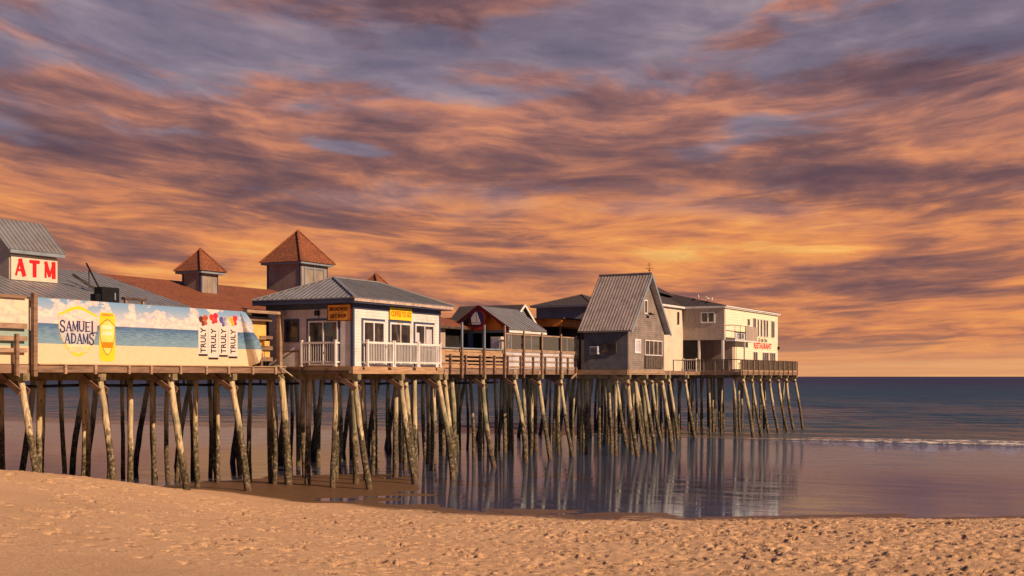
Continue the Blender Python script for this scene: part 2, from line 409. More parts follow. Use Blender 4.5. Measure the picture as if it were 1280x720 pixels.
def pile_mat():
    m = bpy.data.materials.new('pile_timber'); m.use_nodes = True
    h = NT(m.node_tree); b = m.node_tree.nodes['Principled BSDF']
    geo = h.n('ShaderNodeNewGeometry').outputs['Position']
    oi = h.n('ShaderNodeObjectInfo').outputs['Random']
    z = h.sep(geo)[2]
    grain = h.noise(h.mapping(geo, (9, 9, .6)), 1.6, 6, .65)
    wood = h.ramp(grain, [(.28, (.15, .105, .065, 1)), (.42, (.46, .37, .22, 1)), (.62, (.70, .59, .39, 1))])
    green = h.ramp(grain, [(.3, (.06, .075, .045, 1)), (.6, (.20, .22, .14, 1))])
    blot = h.noise(geo, .55, 4, .6)
    gf = h.m('MULTIPLY', h.mr(blot, .42, .62), h.mr(oi, .0, 1.0, .15, 1.0, smooth=False))
    c = h.mix(gf, wood, green)
    crack = h.noise(h.mapping(geo, (16, 16, .35)), 1.2, 3, .6)
    c = h.mix(h.mr(crack, .60, .68, 0, .7), c, (.07, .05, .03, 1))
    # tide stain: barnacles and weed in the lower part of every pile
    n2 = h.noise(h.mapping(geo, (3.2, 3.2, 1.4)), 1.5, 6, .7)
    lvl = h.m('ADD', z, h.m('ADD', h.m('MULTIPLY', n2, 4.2), h.m('MULTIPLY', oi, 1.1)))
    stain = h.mr(lvl, .35, -.35)
    n3 = h.noise(geo, 7, 5, .7)
    weed = h.ramp(n3, [(.38, (.014, .014, .010, 1)), (.50, (.06, .05, .028, 1)), (.58, (.20, .155, .10, 1)), (.68, (.40, .33, .24, 1))])
    c = h.mix(h.m('MULTIPLY', stain, .92), c, weed)
    # scattered dark knots and bolt holes
    vo = h.n('ShaderNodeTexVoronoi'); vo.inputs['Scale'].default_value = 1.5; h.link(h.mapping(geo, (1.6, 1.6, 1.0)), vo.inputs['Vector'])
    c = h.mix(h.mr(vo.outputs['Distance'], .05, .14, .85, 0), c, (.05, .035, .025, 1))
    # wet sandy foot
    c = h.mix(h.mr(h.m('ADD', z, h.m('MULTIPLY', n2, .8)), -4.55, -4.95, 0, .7), c, (.13, .085, .05, 1))
    h.link(c, b.inputs['Base Color']); b.inputs['Roughness'].default_value = .85; b.inputs['Specular IOR Level'].default_value = .2
    bp = h.n('ShaderNodeBump'); bp.inputs['Strength'].default_value = 1; bp.inputs['Distance'].default_value = .04
    h.link(h.m('ADD', grain, h.m('MULTIPLY', h.m('MULTIPLY', n3, stain), 2.0)), bp.inputs['Height']); h.link(bp.outputs[0], b.inputs['Normal'])
    return m
M['pile'] = pile_mat()

# ------------------------------------------------------------------ the beach
CP = []
def cp(px, Yd, z): CP.append(((px - 640) / 1550 * Yd, Yd, z))
for px, Yd, z in [(-500, 5, -1.9), (640, 1, -1.75), (1800, 5, -1.9), (640, 10, -2.7), (0, 12, -2.75), (1280, 12, -3.0),
                  (-400, 20, -2.9), (0, 20, -3.2), (0, 31, -3.30), (0, 44, -3.36), (-400, 40, -2.6), (80, 48.5, -3.86), (160, 52, -4.50), (240, 55.2, -5.13),
                  (320, 20.5, -3.45), (320, 33, -4.2), (320, 45, -5.0), (320, 54, -5.40), (420, 52.0, -5.45),
                  (520, 49.6, -5.44), (640, 28, -4.5), (640, 38, -5.0), (640, 48.4, -5.44), (850, 46.6, -5.43), (850, 37, -4.95),
                  (1060, 46.7, -5.42), (1280, 28, -4.5), (1280, 38, -4.95), (1280, 47.0, -5.43), (1500, 47, -5.42), (1500, 30, -4.6),
                  (-200, 60, -4.7), (0, 54, -5.0), (0, 62, -5.8), (100, 60, -5.7), (240, 62, -5.55),
                  (640, 54, -5.58), (850, 53, -5.6), (1060, 53, -5.6), (1280, 53, -5.6), (1600, 54, -5.6), (460, 58, -5.56),
                  (640, 100, -5.68), (1280, 100, -5.68), (0, 100, -5.68), (640, 180, -6.6), (0, 200, -6.8), (1280, 180, -6.6), (-900, 90, -5.7), (2200, 90, -5.7)]: cp(px, Yd, z)
CPa = np.array(CP); C2 = 3.0
def phi(d2): return -np.sqrt(d2 + C2 * C2)
dd = ((CPa[:, None, :2] - CPa[None, :, :2]) ** 2).sum(-1)
A_ = np.zeros((len(CP) + 1,) * 2); A_[:-1, :-1] = phi(dd); A_[-1, :-1] = 1; A_[:-1, -1] = 1
W_ = np.linalg.solve(A_, np.append(CPa[:, 2], 0))

def vnoise(x, y, seed):
    xi = np.floor(x).astype(np.int64); yi = np.floor(y).astype(np.int64); fx = x - xi; fy = y - yi
    fx = fx * fx * (3 - 2 * fx); fy = fy * fy * (3 - 2 * fy)
    def hsh(a, b):
        n = (a * 374761393 + b * 668265263 + seed * 974711) & 0x7fffffff
        n = ((n ^ (n >> 13)) * 1274126177) & 0x7fffffff
        return ((n ^ (n >> 16)) & 0xffff) / 65535.0
    return (hsh(xi, yi) * (1 - fx) + hsh(xi + 1, yi) * fx) * (1 - fy) + (hsh(xi, yi + 1) * (1 - fx) + hsh(xi + 1, yi + 1) * fx) * fy - .5

def st(x, y): return (x - O.x) * D.x + (y - O.y) * D.y, (x - O.x) * Pp.x + (y - O.y) * Pp.y
def ground(x, y):
    x = np.asarray(x, float); y = np.asarray(y, float); shp = x.shape
    xf, yf = x.ravel(), y.ravel(); z = np.full(xf.shape, W_[-1])
    for i in range(len(CP)): z = z + W_[i] * phi((xf - CPa[i, 0]) ** 2 + (yf - CPa[i, 1]) ** 2)
    s_, t_ = st(xf, yf)
    # low wet sand bars round the pile feet
    bar = np.exp(-((s_ - 5) / 11) ** 2 - ((t_ - 6) / 9.5) ** 2) * .235 + np.exp(-((s_ - 22) / 9) ** 2 - ((t_ - 7) / 6) ** 2) * .19
    z = z + bar
    far = np.clip((np.hypot(xf, yf - 60) - 150) / 400, 0, 1); z = z * (1 - far) + np.where(yf > 40, -9.0, -1.0) * far
    z = np.maximum(z, np.where(yf > 60, -9, -6.2))
    return z.reshape(shp)

def lines(segs):
    o = [segs[0][0]]
    for a, b, st_ in segs:
        n = max(1, int(round((b - a) / st_))); o += list(a + (b - a) * (np.arange(1, n + 1) / n))
    return np.array(o)
xl = lines([(-9000, -1000, 2000), (-1000, -200, 200), (-200, -60, 20), (-60, -26, 2), (-26, -20, .3), (-20, 22, .075), (22, 30, .3), (30, 60, 2), (60, 200, 20), (200, 1000, 200), (1000, 9000, 2000)])
yl = lines([(-400, -40, 60), (-40, 0, 8), (0, 16, 1), (16, 24, .25), (24, 51, .085), (51, 62, .16), (62, 100, .4), (100, 200, 4), (200, 1000, 100)])
gx, gy = np.meshgrid(xl, yl); gz = ground(gx, gy)
dry = np.clip((gz + 5.50) / .16, 0, 1)
lump = np.clip((gx + 12) / 22, .16, 1.0)          # the right-hand beach is more trampled
near = ((gy > 14) & (gy < 70) & (np.abs(gx) < 40)).astype(float)
def warpn(sc, seed): return vnoise(gx * sc + 3 * vnoise(gx * sc * .5, gy * sc * .5, seed + 50), gy * sc * .8 + 3 * vnoise(gx * sc * .4, gy * sc * .4, seed + 60), seed)
rid = (.5 - np.abs(warpn(2.6, 5))) * 2 - .75
gz += near * dry * (lump * (.055 * warpn(1.3, 1) + .045 * warpn(3.1, 2)) + (.25 + .75 * lump) * .03 * warpn(6.5, 3)) + near * dry * .05 * warpn(.35, 4)
gz += near * (1 - dry) * (.065 * warpn(.5, 8) + .02 * vnoise(gx * .6, gy * 2.4, 9))
# footprints
for k in range(8000):
    fx0 = rng.uniform(-20, 22); fy0 = rng.uniform(24, 51)
    if rng.random() > np.clip((fx0 + 15) / 24, .14, 1.0): continue
    if abs(fx0) > fy0 * .45: continue
    an = rng.uniform(0, math.pi); L_ = rng.uniform(.13, .24); B_ = rng.uniform(.07, .12); dep = rng.uniform(.045, .11) + .14 * rng.random() ** 3
    i0, i1 = np.searchsorted(xl, [fx0 - .6, fx0 + .6]); j0, j1 = np.searchsorted(yl, [fy0 - .6, fy0 + .6])
    xx = gx[j0:j1, i0:i1] - fx0; yy = gy[j0:j1, i0:i1] - fy0
    u = (xx * math.cos(an) + yy * math.sin(an)) / L_; v = (-xx * math.sin(an) + yy * math.cos(an)) / B_
    r2 = u * u + v * v
    gz[j0:j1, i0:i1] += dry[j0:j1, i0:i1] * dep * (-np.exp(-r2 * r2 * 1.1) + .28 * np.exp(-((np.sqrt(r2) - 1.4) / .4) ** 2))
ny, nx = gx.shape
me = bpy.data.meshes.new('beach')
me.vertices.add(nx * ny); me.vertices.foreach_set('co', np.stack([gx, gy, gz], -1).ravel())
idx = np.arange(nx * ny).reshape(ny, nx)
qd = np.stack([idx[:-1, :-1], idx[:-1, 1:], idx[1:, 1:], idx[1:, :-1]], -1).reshape(-1, 4)
me.loops.add(qd.size); me.loops.foreach_set('vertex_index', qd.ravel())
me.polygons.add(len(qd)); me.polygons.foreach_set('loop_start', np.arange(len(qd)) * 4)
me.update(calc_edges=True); me.shade_smooth()
bo = bpy.data.objects.new('beach', me); COL.objects.link(bo); tag(bo, kind='structure')
def sand_mat():
    m = bpy.data.materials.new('sand'); m.use_nodes = True
    h = NT(m.node_tree); b = m.node_tree.nodes['Principled BSDF']
    p = h.n('ShaderNodeNewGeometry').outputs['Position']; z = h.sep(p)[2]
    n1 = h.noise(p, .35, 5, .6); n2 = h.noise(p, 14, 6, .7); n4 = h.noise(h.mapping(p, (1, 2.2, 1)), 2.1, 6, .65)
    c = h.ramp(n1, [(.3, (.70, .45, .255, 1)), (.7, (.80, .535, .315, 1))])
    c = h.mix(h.mr(n2, .40, .68, 0, .6), c, (.38, .225, .125, 1))
    c = h.mix(h.mr(n4, .54, .70, 0, .45), c, (.42, .26, .155, 1))
    # bits of weed, shell and pebble
    v = h.n('ShaderNodeTexVoronoi'); v.inputs['Scale'].default_value = 2.6; h.link(h.mapping(p, (1, 1.3, 1)), v.inputs['Vector'])
    c = h.mix(h.m('MULTIPLY', h.mr(v.outputs['Distance'], .07, .15, .85, 0), h.m('GREATER_THAN', h.sep(v.outputs['Color'])[0], .62)), c, (.07, .045, .035, 1))
    v2 = h.n('ShaderNodeTexVoronoi'); v2.inputs['Scale'].default_value = 1.3; h.link(p, v2.inputs['Vector'])
    c = h.mix(h.mr(v2.outputs['Distance'], .03, .06, .8, 0), c, (.72, .62, .52, 1))
    X_, Y_, _z = h.sep(p)
    s__ = h.m('ADD', h.m('MULTIPLY', h.m('ADD', X_, 7.7), .472), h.m('MULTIPLY', h.m('SUBTRACT', Y_, 60), .8816))
    t__ = h.m('ADD', h.m('MULTIPLY', h.m('ADD', X_, 7.7), -.8816), h.m('MULTIPLY', h.m('SUBTRACT', Y_, 60), .472))
    sea_side = h.m('MULTIPLY', h.mr(h.m('ADD', s__, n1), -5.6, -4.6), h.mr(t__, -4.5, -2.5))
    wet = h.m('MAXIMUM', h.mr(h.m('ADD', z, h.m('MULTIPLY', n1, .08)), -5.42, -5.38, 1, 0), sea_side)
    c = h.mix(wet, c, h.mix(n4, (.115, .065, .035, 1), (.19, .11, .062, 1)))
    h.link(c, b.inputs['Base Color']); h.link(h.mr(wet, 0, 1, .95, .42), b.inputs['Roughness'])
    b.inputs['Specular IOR Level'].default_value = .3
    bp = h.n('ShaderNodeBump'); bp.inputs['Distance'].default_value = .055
    h.link(h.mr(wet, 0, 1, 1.0, .12), bp.inputs['Strength'])
    h.link(h.m('ADD', h.noise(p, 7.0, 8, .72), h.m('MULTIPLY', n2, .5)), bp.inputs['Height']); h.link(bp.outputs[0], b.inputs['Normal'])
    return m
me.materials.append(sand_mat())

# ------------------------------------------------------------------ water
WL = -5.50; S0 = 56.0
def grid_obj(name, sl_, tl_, zf, mat, kind='structure'):
    a, b = np.meshgrid(sl_, tl_, indexing='ij'); z = zf(a, b)
    xx = O.x + D.x * a + Pp.x * b; yy = O.y + D.y * a + Pp.y * b
    n, m_ = a.shape; me = bpy.data.meshes.new(name)
    # object lives in pier coordinates
    me.vertices.add(n * m_); me.vertices.foreach_set('co', np.stack([a, b, z - WL], -1).ravel())
    idx = np.arange(n * m_).reshape(n, m_)
    qd = np.stack([idx[:-1, :-1], idx[1:, :-1], idx[1:, 1:], idx[:-1, 1:]], -1).reshape(-1, 4)
    me.loops.add(qd.size); me.loops.foreach_set('vertex_index', qd.ravel())
    me.polygons.add(len(qd)); me.polygons.foreach_set('loop_start', np.arange(len(qd)) * 4)
    me.update(calc_edges=True); me.shade_smooth(); me.materials.append(mat)
    o = bpy.data.objects.new(name, me); COL.objects.link(o); o.location = P(0, 0, WL); o.rotation_euler = (0, 0, RZ)
    return tag(o, kind=kind)

def pool_mat():
    m = bpy.data.materials.new('shallow_water'); m.use_nodes = True
    h = NT(m.node_tree); b = m.node_tree.nodes['Principled BSDF']
    t = h.n('ShaderNodeTexCoord').outputs['Object']
    s_ = h.sep(t)[0]
    n1 = h.noise(h.mapping(t, (.5, .16, 1)), .5, 5, .6)
    c = h.ramp(n1, [(.35, (.095, .115, .21, 1)), (.56, (.11, .11, .17, 1)), (.68, (.13, .095, .075, 1))])
    c = h.mix(h.mr(s_, 14, 40, 0, .75), c, (.06, .125, .25, 1))
    fl = h.noise(h.mapping(t, (2.4, .55, 1)), 1.0, 4, .6)
    c = h.mix(h.mr(fl, .67, .72, 0, .8), c, (.05, .035, .03, 1))
    patch = h.noise(h.mapping(t, (.9, .28, 1)), .8, 4, .6)
    rip = h.noise(h.mapping(t, (4.2, 1.1, 1)), 2.2, 4, .55)
    rip2 = h.noise(h.mapping(t, (1.1, .25, 1)), 1.2, 3, .5)
    hg = h.m('ADD', h.m('MULTIPLY', rip, h.mr(patch, .38, .72, .10, .8)), h.m('MULTIPLY', rip2, .8))
    bp = h.n('ShaderNodeBump'); bp.inputs['Strength'].default_value = .32; bp.inputs['Distance'].default_value = .022
    h.link(hg, bp.inputs['Height'])
    far_ = h.noise(h.mapping(t, (1.4, .3, 1)), 1.0, 5, .6)
    hg = h.m('ADD', hg, h.m('MULTIPLY', far_, h.mr(s_, 14, 40, 0, 12)))
    h.link(hg, bp.inputs['Height'])
    df = h.n('ShaderNodeBsdfDiffuse'); h.link(c, df.inputs[0])
    gl = h.n('ShaderNodeBsdfGlossy'); gl.inputs[0].default_value = (.57, .71, 1.0, 1); h.link(h.mr(patch, .45, .7, .02, .09), gl.inputs['Roughness']); h.link(bp.outputs[0], gl.inputs['Normal'])
    fr_ = h.n('ShaderNodeFresnel'); fr_.inputs[0].default_value = 1.33; h.link(bp.outputs[0], fr_.inputs['Normal'])
    mx = h.n('ShaderNodeMixShader'); h.link(h.m('MULTIPLY', h.m('ADD', fr_.outputs[0], .06), 1.02, clamp=True), mx.inputs[0]); h.link(df.outputs[0], mx.inputs[1]); h.link(gl.outputs[0], mx.inputs[2])
    h.link(mx.outputs[0], m.node_tree.nodes['Material Output'].inputs[0])
    return m
def sea_mat():
    m = bpy.data.materials.new('sea_water'); m.use_nodes = True
    h = NT(m.node_tree); b = m.node_tree.nodes['Principled BSDF']
    t = h.n('ShaderNodeTexCoord').outputs['Object']; s_ = h.sep(t)[0]
    depth = h.mr(s_, 56, 110, 0, 1)
    n1 = h.noise(h.mapping(t, (.09, .012, 1)), 1, 4, .6)
    c = h.mix(depth, (.10, .115, .13, 1), h.ramp(n1, [(.35, (.012, .050, .105, 1)), (.65, (.02, .090, .145, 1))]))
    c = h.mix(h.mr(s_, 150, 1200, 0, 1), c, (.018, .036, .10, 1))
    ft = h.noise(h.mapping(t, (1.2, .25, 1)), 1.1, 6, .7)
    c = h.mix(h.m('MULTIPLY', h.mr(ft, .66, .72), h.mr(s_, 58, 90, .0, .35)), c, (.30, .28, .28, 1))
    h.link(c, b.inputs['Base Color'])
    b.inputs['IOR'].default_value = 1.33; b.inputs['Specular IOR Level'].default_value = .09
    h.link(h.mr(s_, 58, 400, .14, .42), b.inputs['Roughness'])
    a1 = h.noise(h.mapping(t, (1.6, .35, 1)), 1.0, 5, .6); a2 = h.noise(h.mapping(t, (.35, .06, 1)), 1.0, 4, .6)
    hg = h.m('ADD', h.m('MULTIPLY', a1, .30), h.m('MULTIPLY', a2, 1.2))
    bp = h.n('ShaderNodeBump'); bp.inputs['Strength'].default_value = 1.0; bp.inputs['Distance'].default_value = .9
    h.link(hg, bp.inputs['Height']); h.link(bp.outputs[0], b.inputs['Normal'])
    return m
tl = lines([(-9000, -1000, 1000), (-1000, -150, 85), (-150, 150, 2.0), (150, 1000, 85), (1000, 9000, 1000)])
grid_obj('tidal_shallows', lines([(-40, S0, 4)]), lines([(-400, 400, 10)]), lambda a, b: a * 0 + WL, pool_mat())
def seaz(a, b):
    amp = np.clip((a - S0) / 10, 0, 1) * np.clip(1 - (a - 220) / 200, 0, 1)
    j = 1.8 * vnoise(a * .02, b * .03, 21) * 4
    wv_ = .10 * np.sin((a + j) * 2 * math.pi / 9.5) + .06 * np.sin((a * 1.0 + b * .13 + j) * 2 * math.pi / 5.1) + .12 * vnoise(a * .5, b * .12, 22) + .07 * vnoise(a * 1.6, b * .5, 23)
    return WL + amp * wv_ + .004
grid_obj('sea', lines([(S0, 130, .3), (130, 420, 1.2), (420, 2000, 80), (2000, 40000, 4000)]), tl, seaz, sea_mat())

# breaking wave at the sea's edge
def foam_mat():
    m = bpy.data.materials.new('foam'); m.use_nodes = True
    h = NT(m.node_tree); b = m.node_tree.nodes['Principled BSDF']
    t = h.n('ShaderNodeTexCoord').outputs['Object']
    n = h.noise(h.mapping(t, (2.0, .7, 1)), 1.6, 7, .7)
    zz = h.sep(t)[2]
    f = h.mr(h.m('ADD', n, h.m('MULTIPLY', zz, 1.0)), .50, .62)
    c = h.mix(f, (.07, .085, .10, 1), (.72, .66, .60, 1))
    h.link(c, b.inputs['Base Color']); h.link(h.mr(f, 0, 1, .15, .9), b.inputs['Roughness'])
    return m
fm = foam_mat()
def wavestrip(name, s_c, width, hgt, t0, t1, seed, label):
    def zf(a, b):
        j = 1.6 * vnoise(b * .05, b * 0 + .5, seed) + .8 * vnoise(b * .3, b * 0, seed + 1)
        u = (a - s_c - j) / width
        amp = np.clip((b - t0) / 14, 0, 1) * np.clip((t1 - b) / 14, 0, 1)
        return WL - .02 + amp * (hgt * np.exp(-(np.where(u < 0, u * 2.6, u * .9)) ** 2) * (1 + .8 * vnoise(b * .9, a * 2, seed + 2)) + .03)
    return grid_obj(name, lines([(s_c - width * 2.2, s_c + width * 2.2, .12)]), lines([(t0, t1, .5)]), zf, fm)
tag(wavestrip('breaking_wave', 57.6, .7, .11, -150, 1, 31, ''), 'long low line of white foam breaking to the right of the pier end', 'wave')
tag(wavestrip('breaking_wave', 61.6, .8, .09, -150, -6, 37, ''), 'fainter foam line just seaward of the white breaker', 'wave')

# ------------------------------------------------------------------ pier decks and piles
DT = .45
segs = [('billboard', -24.0, -.10, 4.0, [-22, -20.2, -16.1, -12.1, -8.05, -4.05, -.5], 'carrying the beach billboards'),
        ('pavilion', -.10, 8.30, -.10, [.15, 4.2, 7.75], 'carrying the pavilion with the white balconies'),
        ('bar', 8.30, 29.85, 2.2, [12.3, 16.8, 20.8, 24.3, 27.7], 'carrying the sailboat bar terrace'),
        ('hut', 29.85, 36.9, -1.8, [30.1, 32.95, 36.4], 'carrying the steep-roofed grey hut'),
        ('walk', 36.9, 59.9, 3.6, [40.6, 44.3, 48, 52, 56], 'running between the grey hut and the restaurant'),
        ('terrace', 59.9, 78.6, -.3, [60.6, 63.3, 66, 69, 72, 75, 78], 'carrying the restaurant at the seaward end')]
TB = 18.0
for key, s0, s1, t0, bents, desc in segs:
    d = thing('pier_deck', 'timber pier deck section ' + desc, 'pier deck', ((s0 + s1) / 2, (t0 + TB) / 2, 0))
    m = MB()
    y = t0 + .12
    while y < TB:
        m.box(s0 + .02, s1 - .02, y, min(TB, y + .19) - .012, DT - .06, DT); y += .19 if y < t0 + 4 else 4.0
        if y > t0 + 4: m.box(s0 + .02, s1 - .02, y - 0, TB, DT - .06, DT); break
    m.build('decking', M['deckwood'], d)
    m = MB(); m.box(s0, s1, t0 + .02, t0 + .11, .13, DT + .01)
    if t0 < 3: m.box(s0 + .0, s0 + .09, t0 + .115, t0 + (4.2 if key in ('pavilion',) else 4), .13, DT + .01)
    m.build('fascia_beam', M['warmwood' if key in ('pavilion', 'hut') else 'deckwood'], d)
    m = MB()
    for k in range(14):
        yy = t0 + .6 + k * 1.25
        if yy > TB - .3: break
        m.box(s0 + .12, s1 - .05, yy, yy + .1, .14, DT - .065)
    m.build('stringers', M['darkwood'], d)
    for b in bents:
        m = MB(); e = random.uniform(.05, .3)
        m.box(b - .15, b + .15, t0 - e, TB, -.17, .125); m.build('pile_cap', M['capwood'], d)
        if key in ('billboard', 'bar', 'walk'):
            m = MB(); m.box(b - .20, b + .2, t0 - .03, t0 + .015, -.02, DT - .02); m.build('post_block', M['railwood'], d)

def gz1(s, t):
    p = P(s, t); return float(ground(np.array([p.x]), np.array([p.y]))[0])
def pile(s, t, ds, dt, ztop, r, label, group, name='timber_pile', brace=None, cat='pile'):
    zb = gz1(s + ds, t + dt) - .6
    n = 11; pts = []; rad = []
    bend_s = random.uniform(-.16, .16); bend_t = random.uniform(-.14, .14)
    for i in range(n):
        f = i / (n - 1); z = zb + (ztop - zb) * f
        k = 1 - f; bw = math.sin(math.pi * f)
        pts.append((s + ds * k + bend_s * bw + random.uniform(-.012, .012), t + dt * k + bend_t * bw + random.uniform(-.012, .012), z))
        rad.append(r * (1.06 - .20 * f) * random.uniform(.97, 1.03))
    m = MB().tube(pts, rad, 12, True, .035)
    o = m.build(name, M['pile'], None, base=(s + ds, t + dt, zb), smooth=True)
    for pl in o.data.polygons:
        if len(pl.vertices) > 4: pl.use_smooth = False
    tag(o, label, cat, group)
    if brace:
        for q_ in (-.21, .21):
            a, b = brace
            MB().bar((s + q_, a[0], a[1]), (s + q_, b[0], b[1]), .07, .24).build('brace_plank', M['deckwood'], o)
    return o

ORD = ['first', 'second', 'third', 'fourth', 'fifth', 'sixth', 'seventh', 'eighth', 'ninth', 'tenth', 'eleventh', 'twelfth']
frontname = {'billboard': 'in front of the billboard deck', 'pavilion': 'below the pavilion balconies', 'bar': 'below the bar terrace',
             'hut': 'below the gable of the grey hut', 'walk': 'below the white wall of the restaurant', 'terrace': 'below the restaurant terrace'}
under = {'billboard': 'under the billboard deck', 'pavilion': 'under the pavilion', 'bar': 'under the bar terrace', 'hut': 'under the steep-roofed grey hut',
         'walk': 'under the deck between hut and restaurant', 'terrace': 'under the restaurant at the seaward end'}
for key, s0, s1, t0, bents, desc in segs:
    for bi, b in enumerate(bents):
        if key == 'billboard' and bi == 6:
            pile(b + .1, t0 + .05, .15, -.35, -.02, .19, 'upright thick pile where the billboard deck meets the pavilion', 'front piles of the pier')
        else:
            pile(b, t0 + .12, random.uniform(-.15, .15), -random.uniform(.95, 1.2), -.02, random.uniform(.135, .168),
                 'raking sunlit front pile, %s from the left %s' % (ORD[bi], frontname[key]), 'front piles of the pier',
                 name='raking_pile', brace=((t0 + 1.15, .12), (t0 - .1, -.62)))
        tt = t0 + (random.uniform(.9, 1.3) if bi % 3 == 0 else random.uniform(2.1, 2.8)); row = 0
        who = '%s front pile %s' % (ORD[bi], frontname[key])
        while tt < TB - 1:
            js = random.uniform(-.45, .45)
            lb = 'upright pile, %s row behind the %s' % (ORD[row], who)
            gp = 'upright piles ' + under[key] + (', front row' if row == 0 else (', middle rows' if tt < TB - 5 else ', back rows'))
            pile(b + js, tt, random.uniform(-.25, .25), random.uniform(-.30, .2), -.16, random.uniform(.105, .148), lb, gp)
            tt += random.uniform(2.3, 3.3) if key == 'billboard' else random.uniform(1.75, 2.5); row += 1
        pile(b + random.uniform(-.2, .2), TB - .6, 0, random.uniform(1.0, 1.3), -.16, .17,
             'dark far-side raking pile behind the ' + who, 'raking far side piles ' + under[key], name='raking_pile')
# extra front piles seen between the bents
for s, t, dt, l in [(6.0, .9, -.7, 'slimmer raking pile between the second and third pavilion piles'), (2.2, 1.6, -.2, 'upright pile set back between the first two raking pavilion piles'),
                    (10.2, 3.0, -.1, 'upright pile beside the right end of the pavilion'), (14.6, 3.2, -.1, 'upright pile between the first two raking bar terrace piles'),
                    (31.5, -.9, -.5, 'slim raking pile between the first two hut piles'), (34.7, -.9, -.6, 'slim raking pile between the last two hut piles'),
                    (38.4, 1.2, -.9, 'raking pile just right of the grey hut')]:
    pile(s, t, .05, dt, -.05, .155, l, 'front piles of the pier')
pile(2.4, 11.0, .15, -.35, gz1(2.4, 11) + 1.6, .17, 'short broken leaning pile stump standing under the billboard deck', None, name='pile_stump', cat='pile stump')
# service pipes slung under the deck
for s0, s1, t_, z_, l in [(-24, 8, 9.5, -.40, 'long dark service pipe slung under the billboard deck'), (8.5, 29, 8, -.42, 'dark service pipe slung under the bar terrace')]:
    o = thing('service_pipe', l, 'pipe', (s0, t_, z_))
    MB().tube([(s0 + i * (s1 - s0) / 12, t_, z_ - .05 * (i % 2)) for i in range(13)], .07, 8).build('pipe', M['iron'], o, smooth=True)
    for i in range(int((s1 - s0) / 2.0)):
        x = s0 + .6 + i * 2.0; m = MB().box(x - .03, x + .03, t_ - .04, t_ + .04, z_, .2)
        m.build('hanger', M['iron'], o)

# ------------------------------------------------------------------ building helpers
def window(par, plane, a0, a1, z0, z1, nm=1, fmat='white', name='window', fw=.07, pane='glass', lbl=None):
    m = MB()
    m.face(plane, a0, a0 + fw, z0, z1, .002, .07); m.face(plane, a1 - fw, a1, z0, z1, .002, .07)
    m.face(plane, a0 + fw, a1 - fw, z1 - fw, z1, .002, .068); m.face(plane, a0 + fw, a1 - fw, z0, z0 + fw, .002, .068)
    for k in range(1, nm + 1):
        c = a0 + (a1 - a0) * k / (nm + 1); m.face(plane, c - fw * .45, c + fw * .45, z0 + fw, z1 - fw, .002, .06)
    f = m.build(name, M[fmat], par, label=lbl)
    g_ = MB().face(plane, a0 + fw, a1 - fw, z0 + fw, z1 - fw, .004, .018)
    g_.build('pane', M[pane], f)
    return f

def balcony(label, plane, a0, a1, z0, z1, group, out_=.32, mat='white', step=.14):
    ax, c = plane; base = (c - out_, (a0 + a1) / 2, z0) if ax == 's' else ((a0 + a1) / 2, c - out_, z0)
    o = thing('balcony_railing', label, 'railing', base, group)
    for a in (a0, a1 - .1):
        m = MB().face(plane, a, a + .1, z0 - .10, z1 + .06, out_ - .05, out_ + .05); m.face(plane, a - .015, a + .115, z1 + .06, z1 + .10, out_ - .065, out_ + .065)
        m.face(plane, a - .03, a + .13, z0 - .14, z0 - .10, out_ - .08, out_ + .08)
        m.build('post', M[mat], o)
    MB().face(plane, a0 + .1, a1 - .1, z1 - .09, z1 + .01, out_ - .035, out_ + .035).build('top_rail', M[mat], o)
    MB().face(plane, a0 + .1, a1 - .1, z0 + .05, z0 + .12, out_ - .03, out_ + .03).build('bottom_rail', M[mat], o)
    m = MB(); x = a0 + .1 + step
    while x < a1 - .12: m.face(plane, x - .017, x + .017, z0 + .12, z1 - .09, out_ - .02, out_ + .02); x += step
    m.build('balusters', M[mat], o)
    m = MB()
    for a in (a0, a1 - .06): m.face(plane, a, a + .06, z1 - .08, z1 - .01, .003, out_ - .051); m.face(plane, a, a + .06, z0 + .05, z0 + .11, .003, out_ - .051)
    m.build('side_rails', M[mat], o)
    return o

def pyramid(par, name, s0, s1, t0, t1, z0, z1, mat, oh=.3, fas='white', kind=None):
    c = ((s0 + s1) / 2, (t0 + t1) / 2, z1); e = [(s0 - oh, t0 - oh, z0), (s1 + oh, t0 - oh, z0), (s1 + oh, t1 + oh, z0), (s0 - oh, t1 + oh, z0)]
    m = MB().add(e + [c], [(0, 1, 4), (1, 2, 4), (2, 3, 4), (3, 0, 4), (3, 2, 1, 0)])
    # hip caps
    for k in e: m.bar(Vector(k) + Vector((0, 0, .02)), Vector(c) + Vector((0, 0, .02)), .12, .05)
    return m.build(name, M[mat], par)

# ------------------------------------------------------------------ long hall behind the billboards
hall = thing('amusement_hall', 'long pier hall with grey metal and rust-red shingle roof behind the billboards', 'building', (-4, 11, DT))
MB().box(-24, 19.0, 6.3, 15.7, DT, 3.32).build('wall', M['tan_siding'], hall)
def zr(t): return 3.3 + (t - 6.0) * .345
sm = -5.6
pm = [(-24.5, 5.95, zr(5.95)), (sm + .9, 5.95, zr(5.95)), (sm - .2, 11, zr(11)), (-24.5, 11, zr(11))]
MB().slab(pm, .12).ribs(pm, (1, 0, 0), .36, .035, .022).build('metal_roof', M['metal_roof'], hall)
pr = [(sm + .9, 5.95, zr(5.95) - .02), (23.2, 5.95, zr(5.95) - .02), (17.8, 11, zr(11) - .02), (sm - .2, 11, zr(11) - .02)]
m = MB().slab(pr, .12)
m.slab([(23.2, 5.95, zr(5.95) - .02), (23.2, 16, zr(5.95) - .02), (17.8, 11, zr(11) - .02)], .12)
m.build('shingle_roof', M['shingle'], hall)
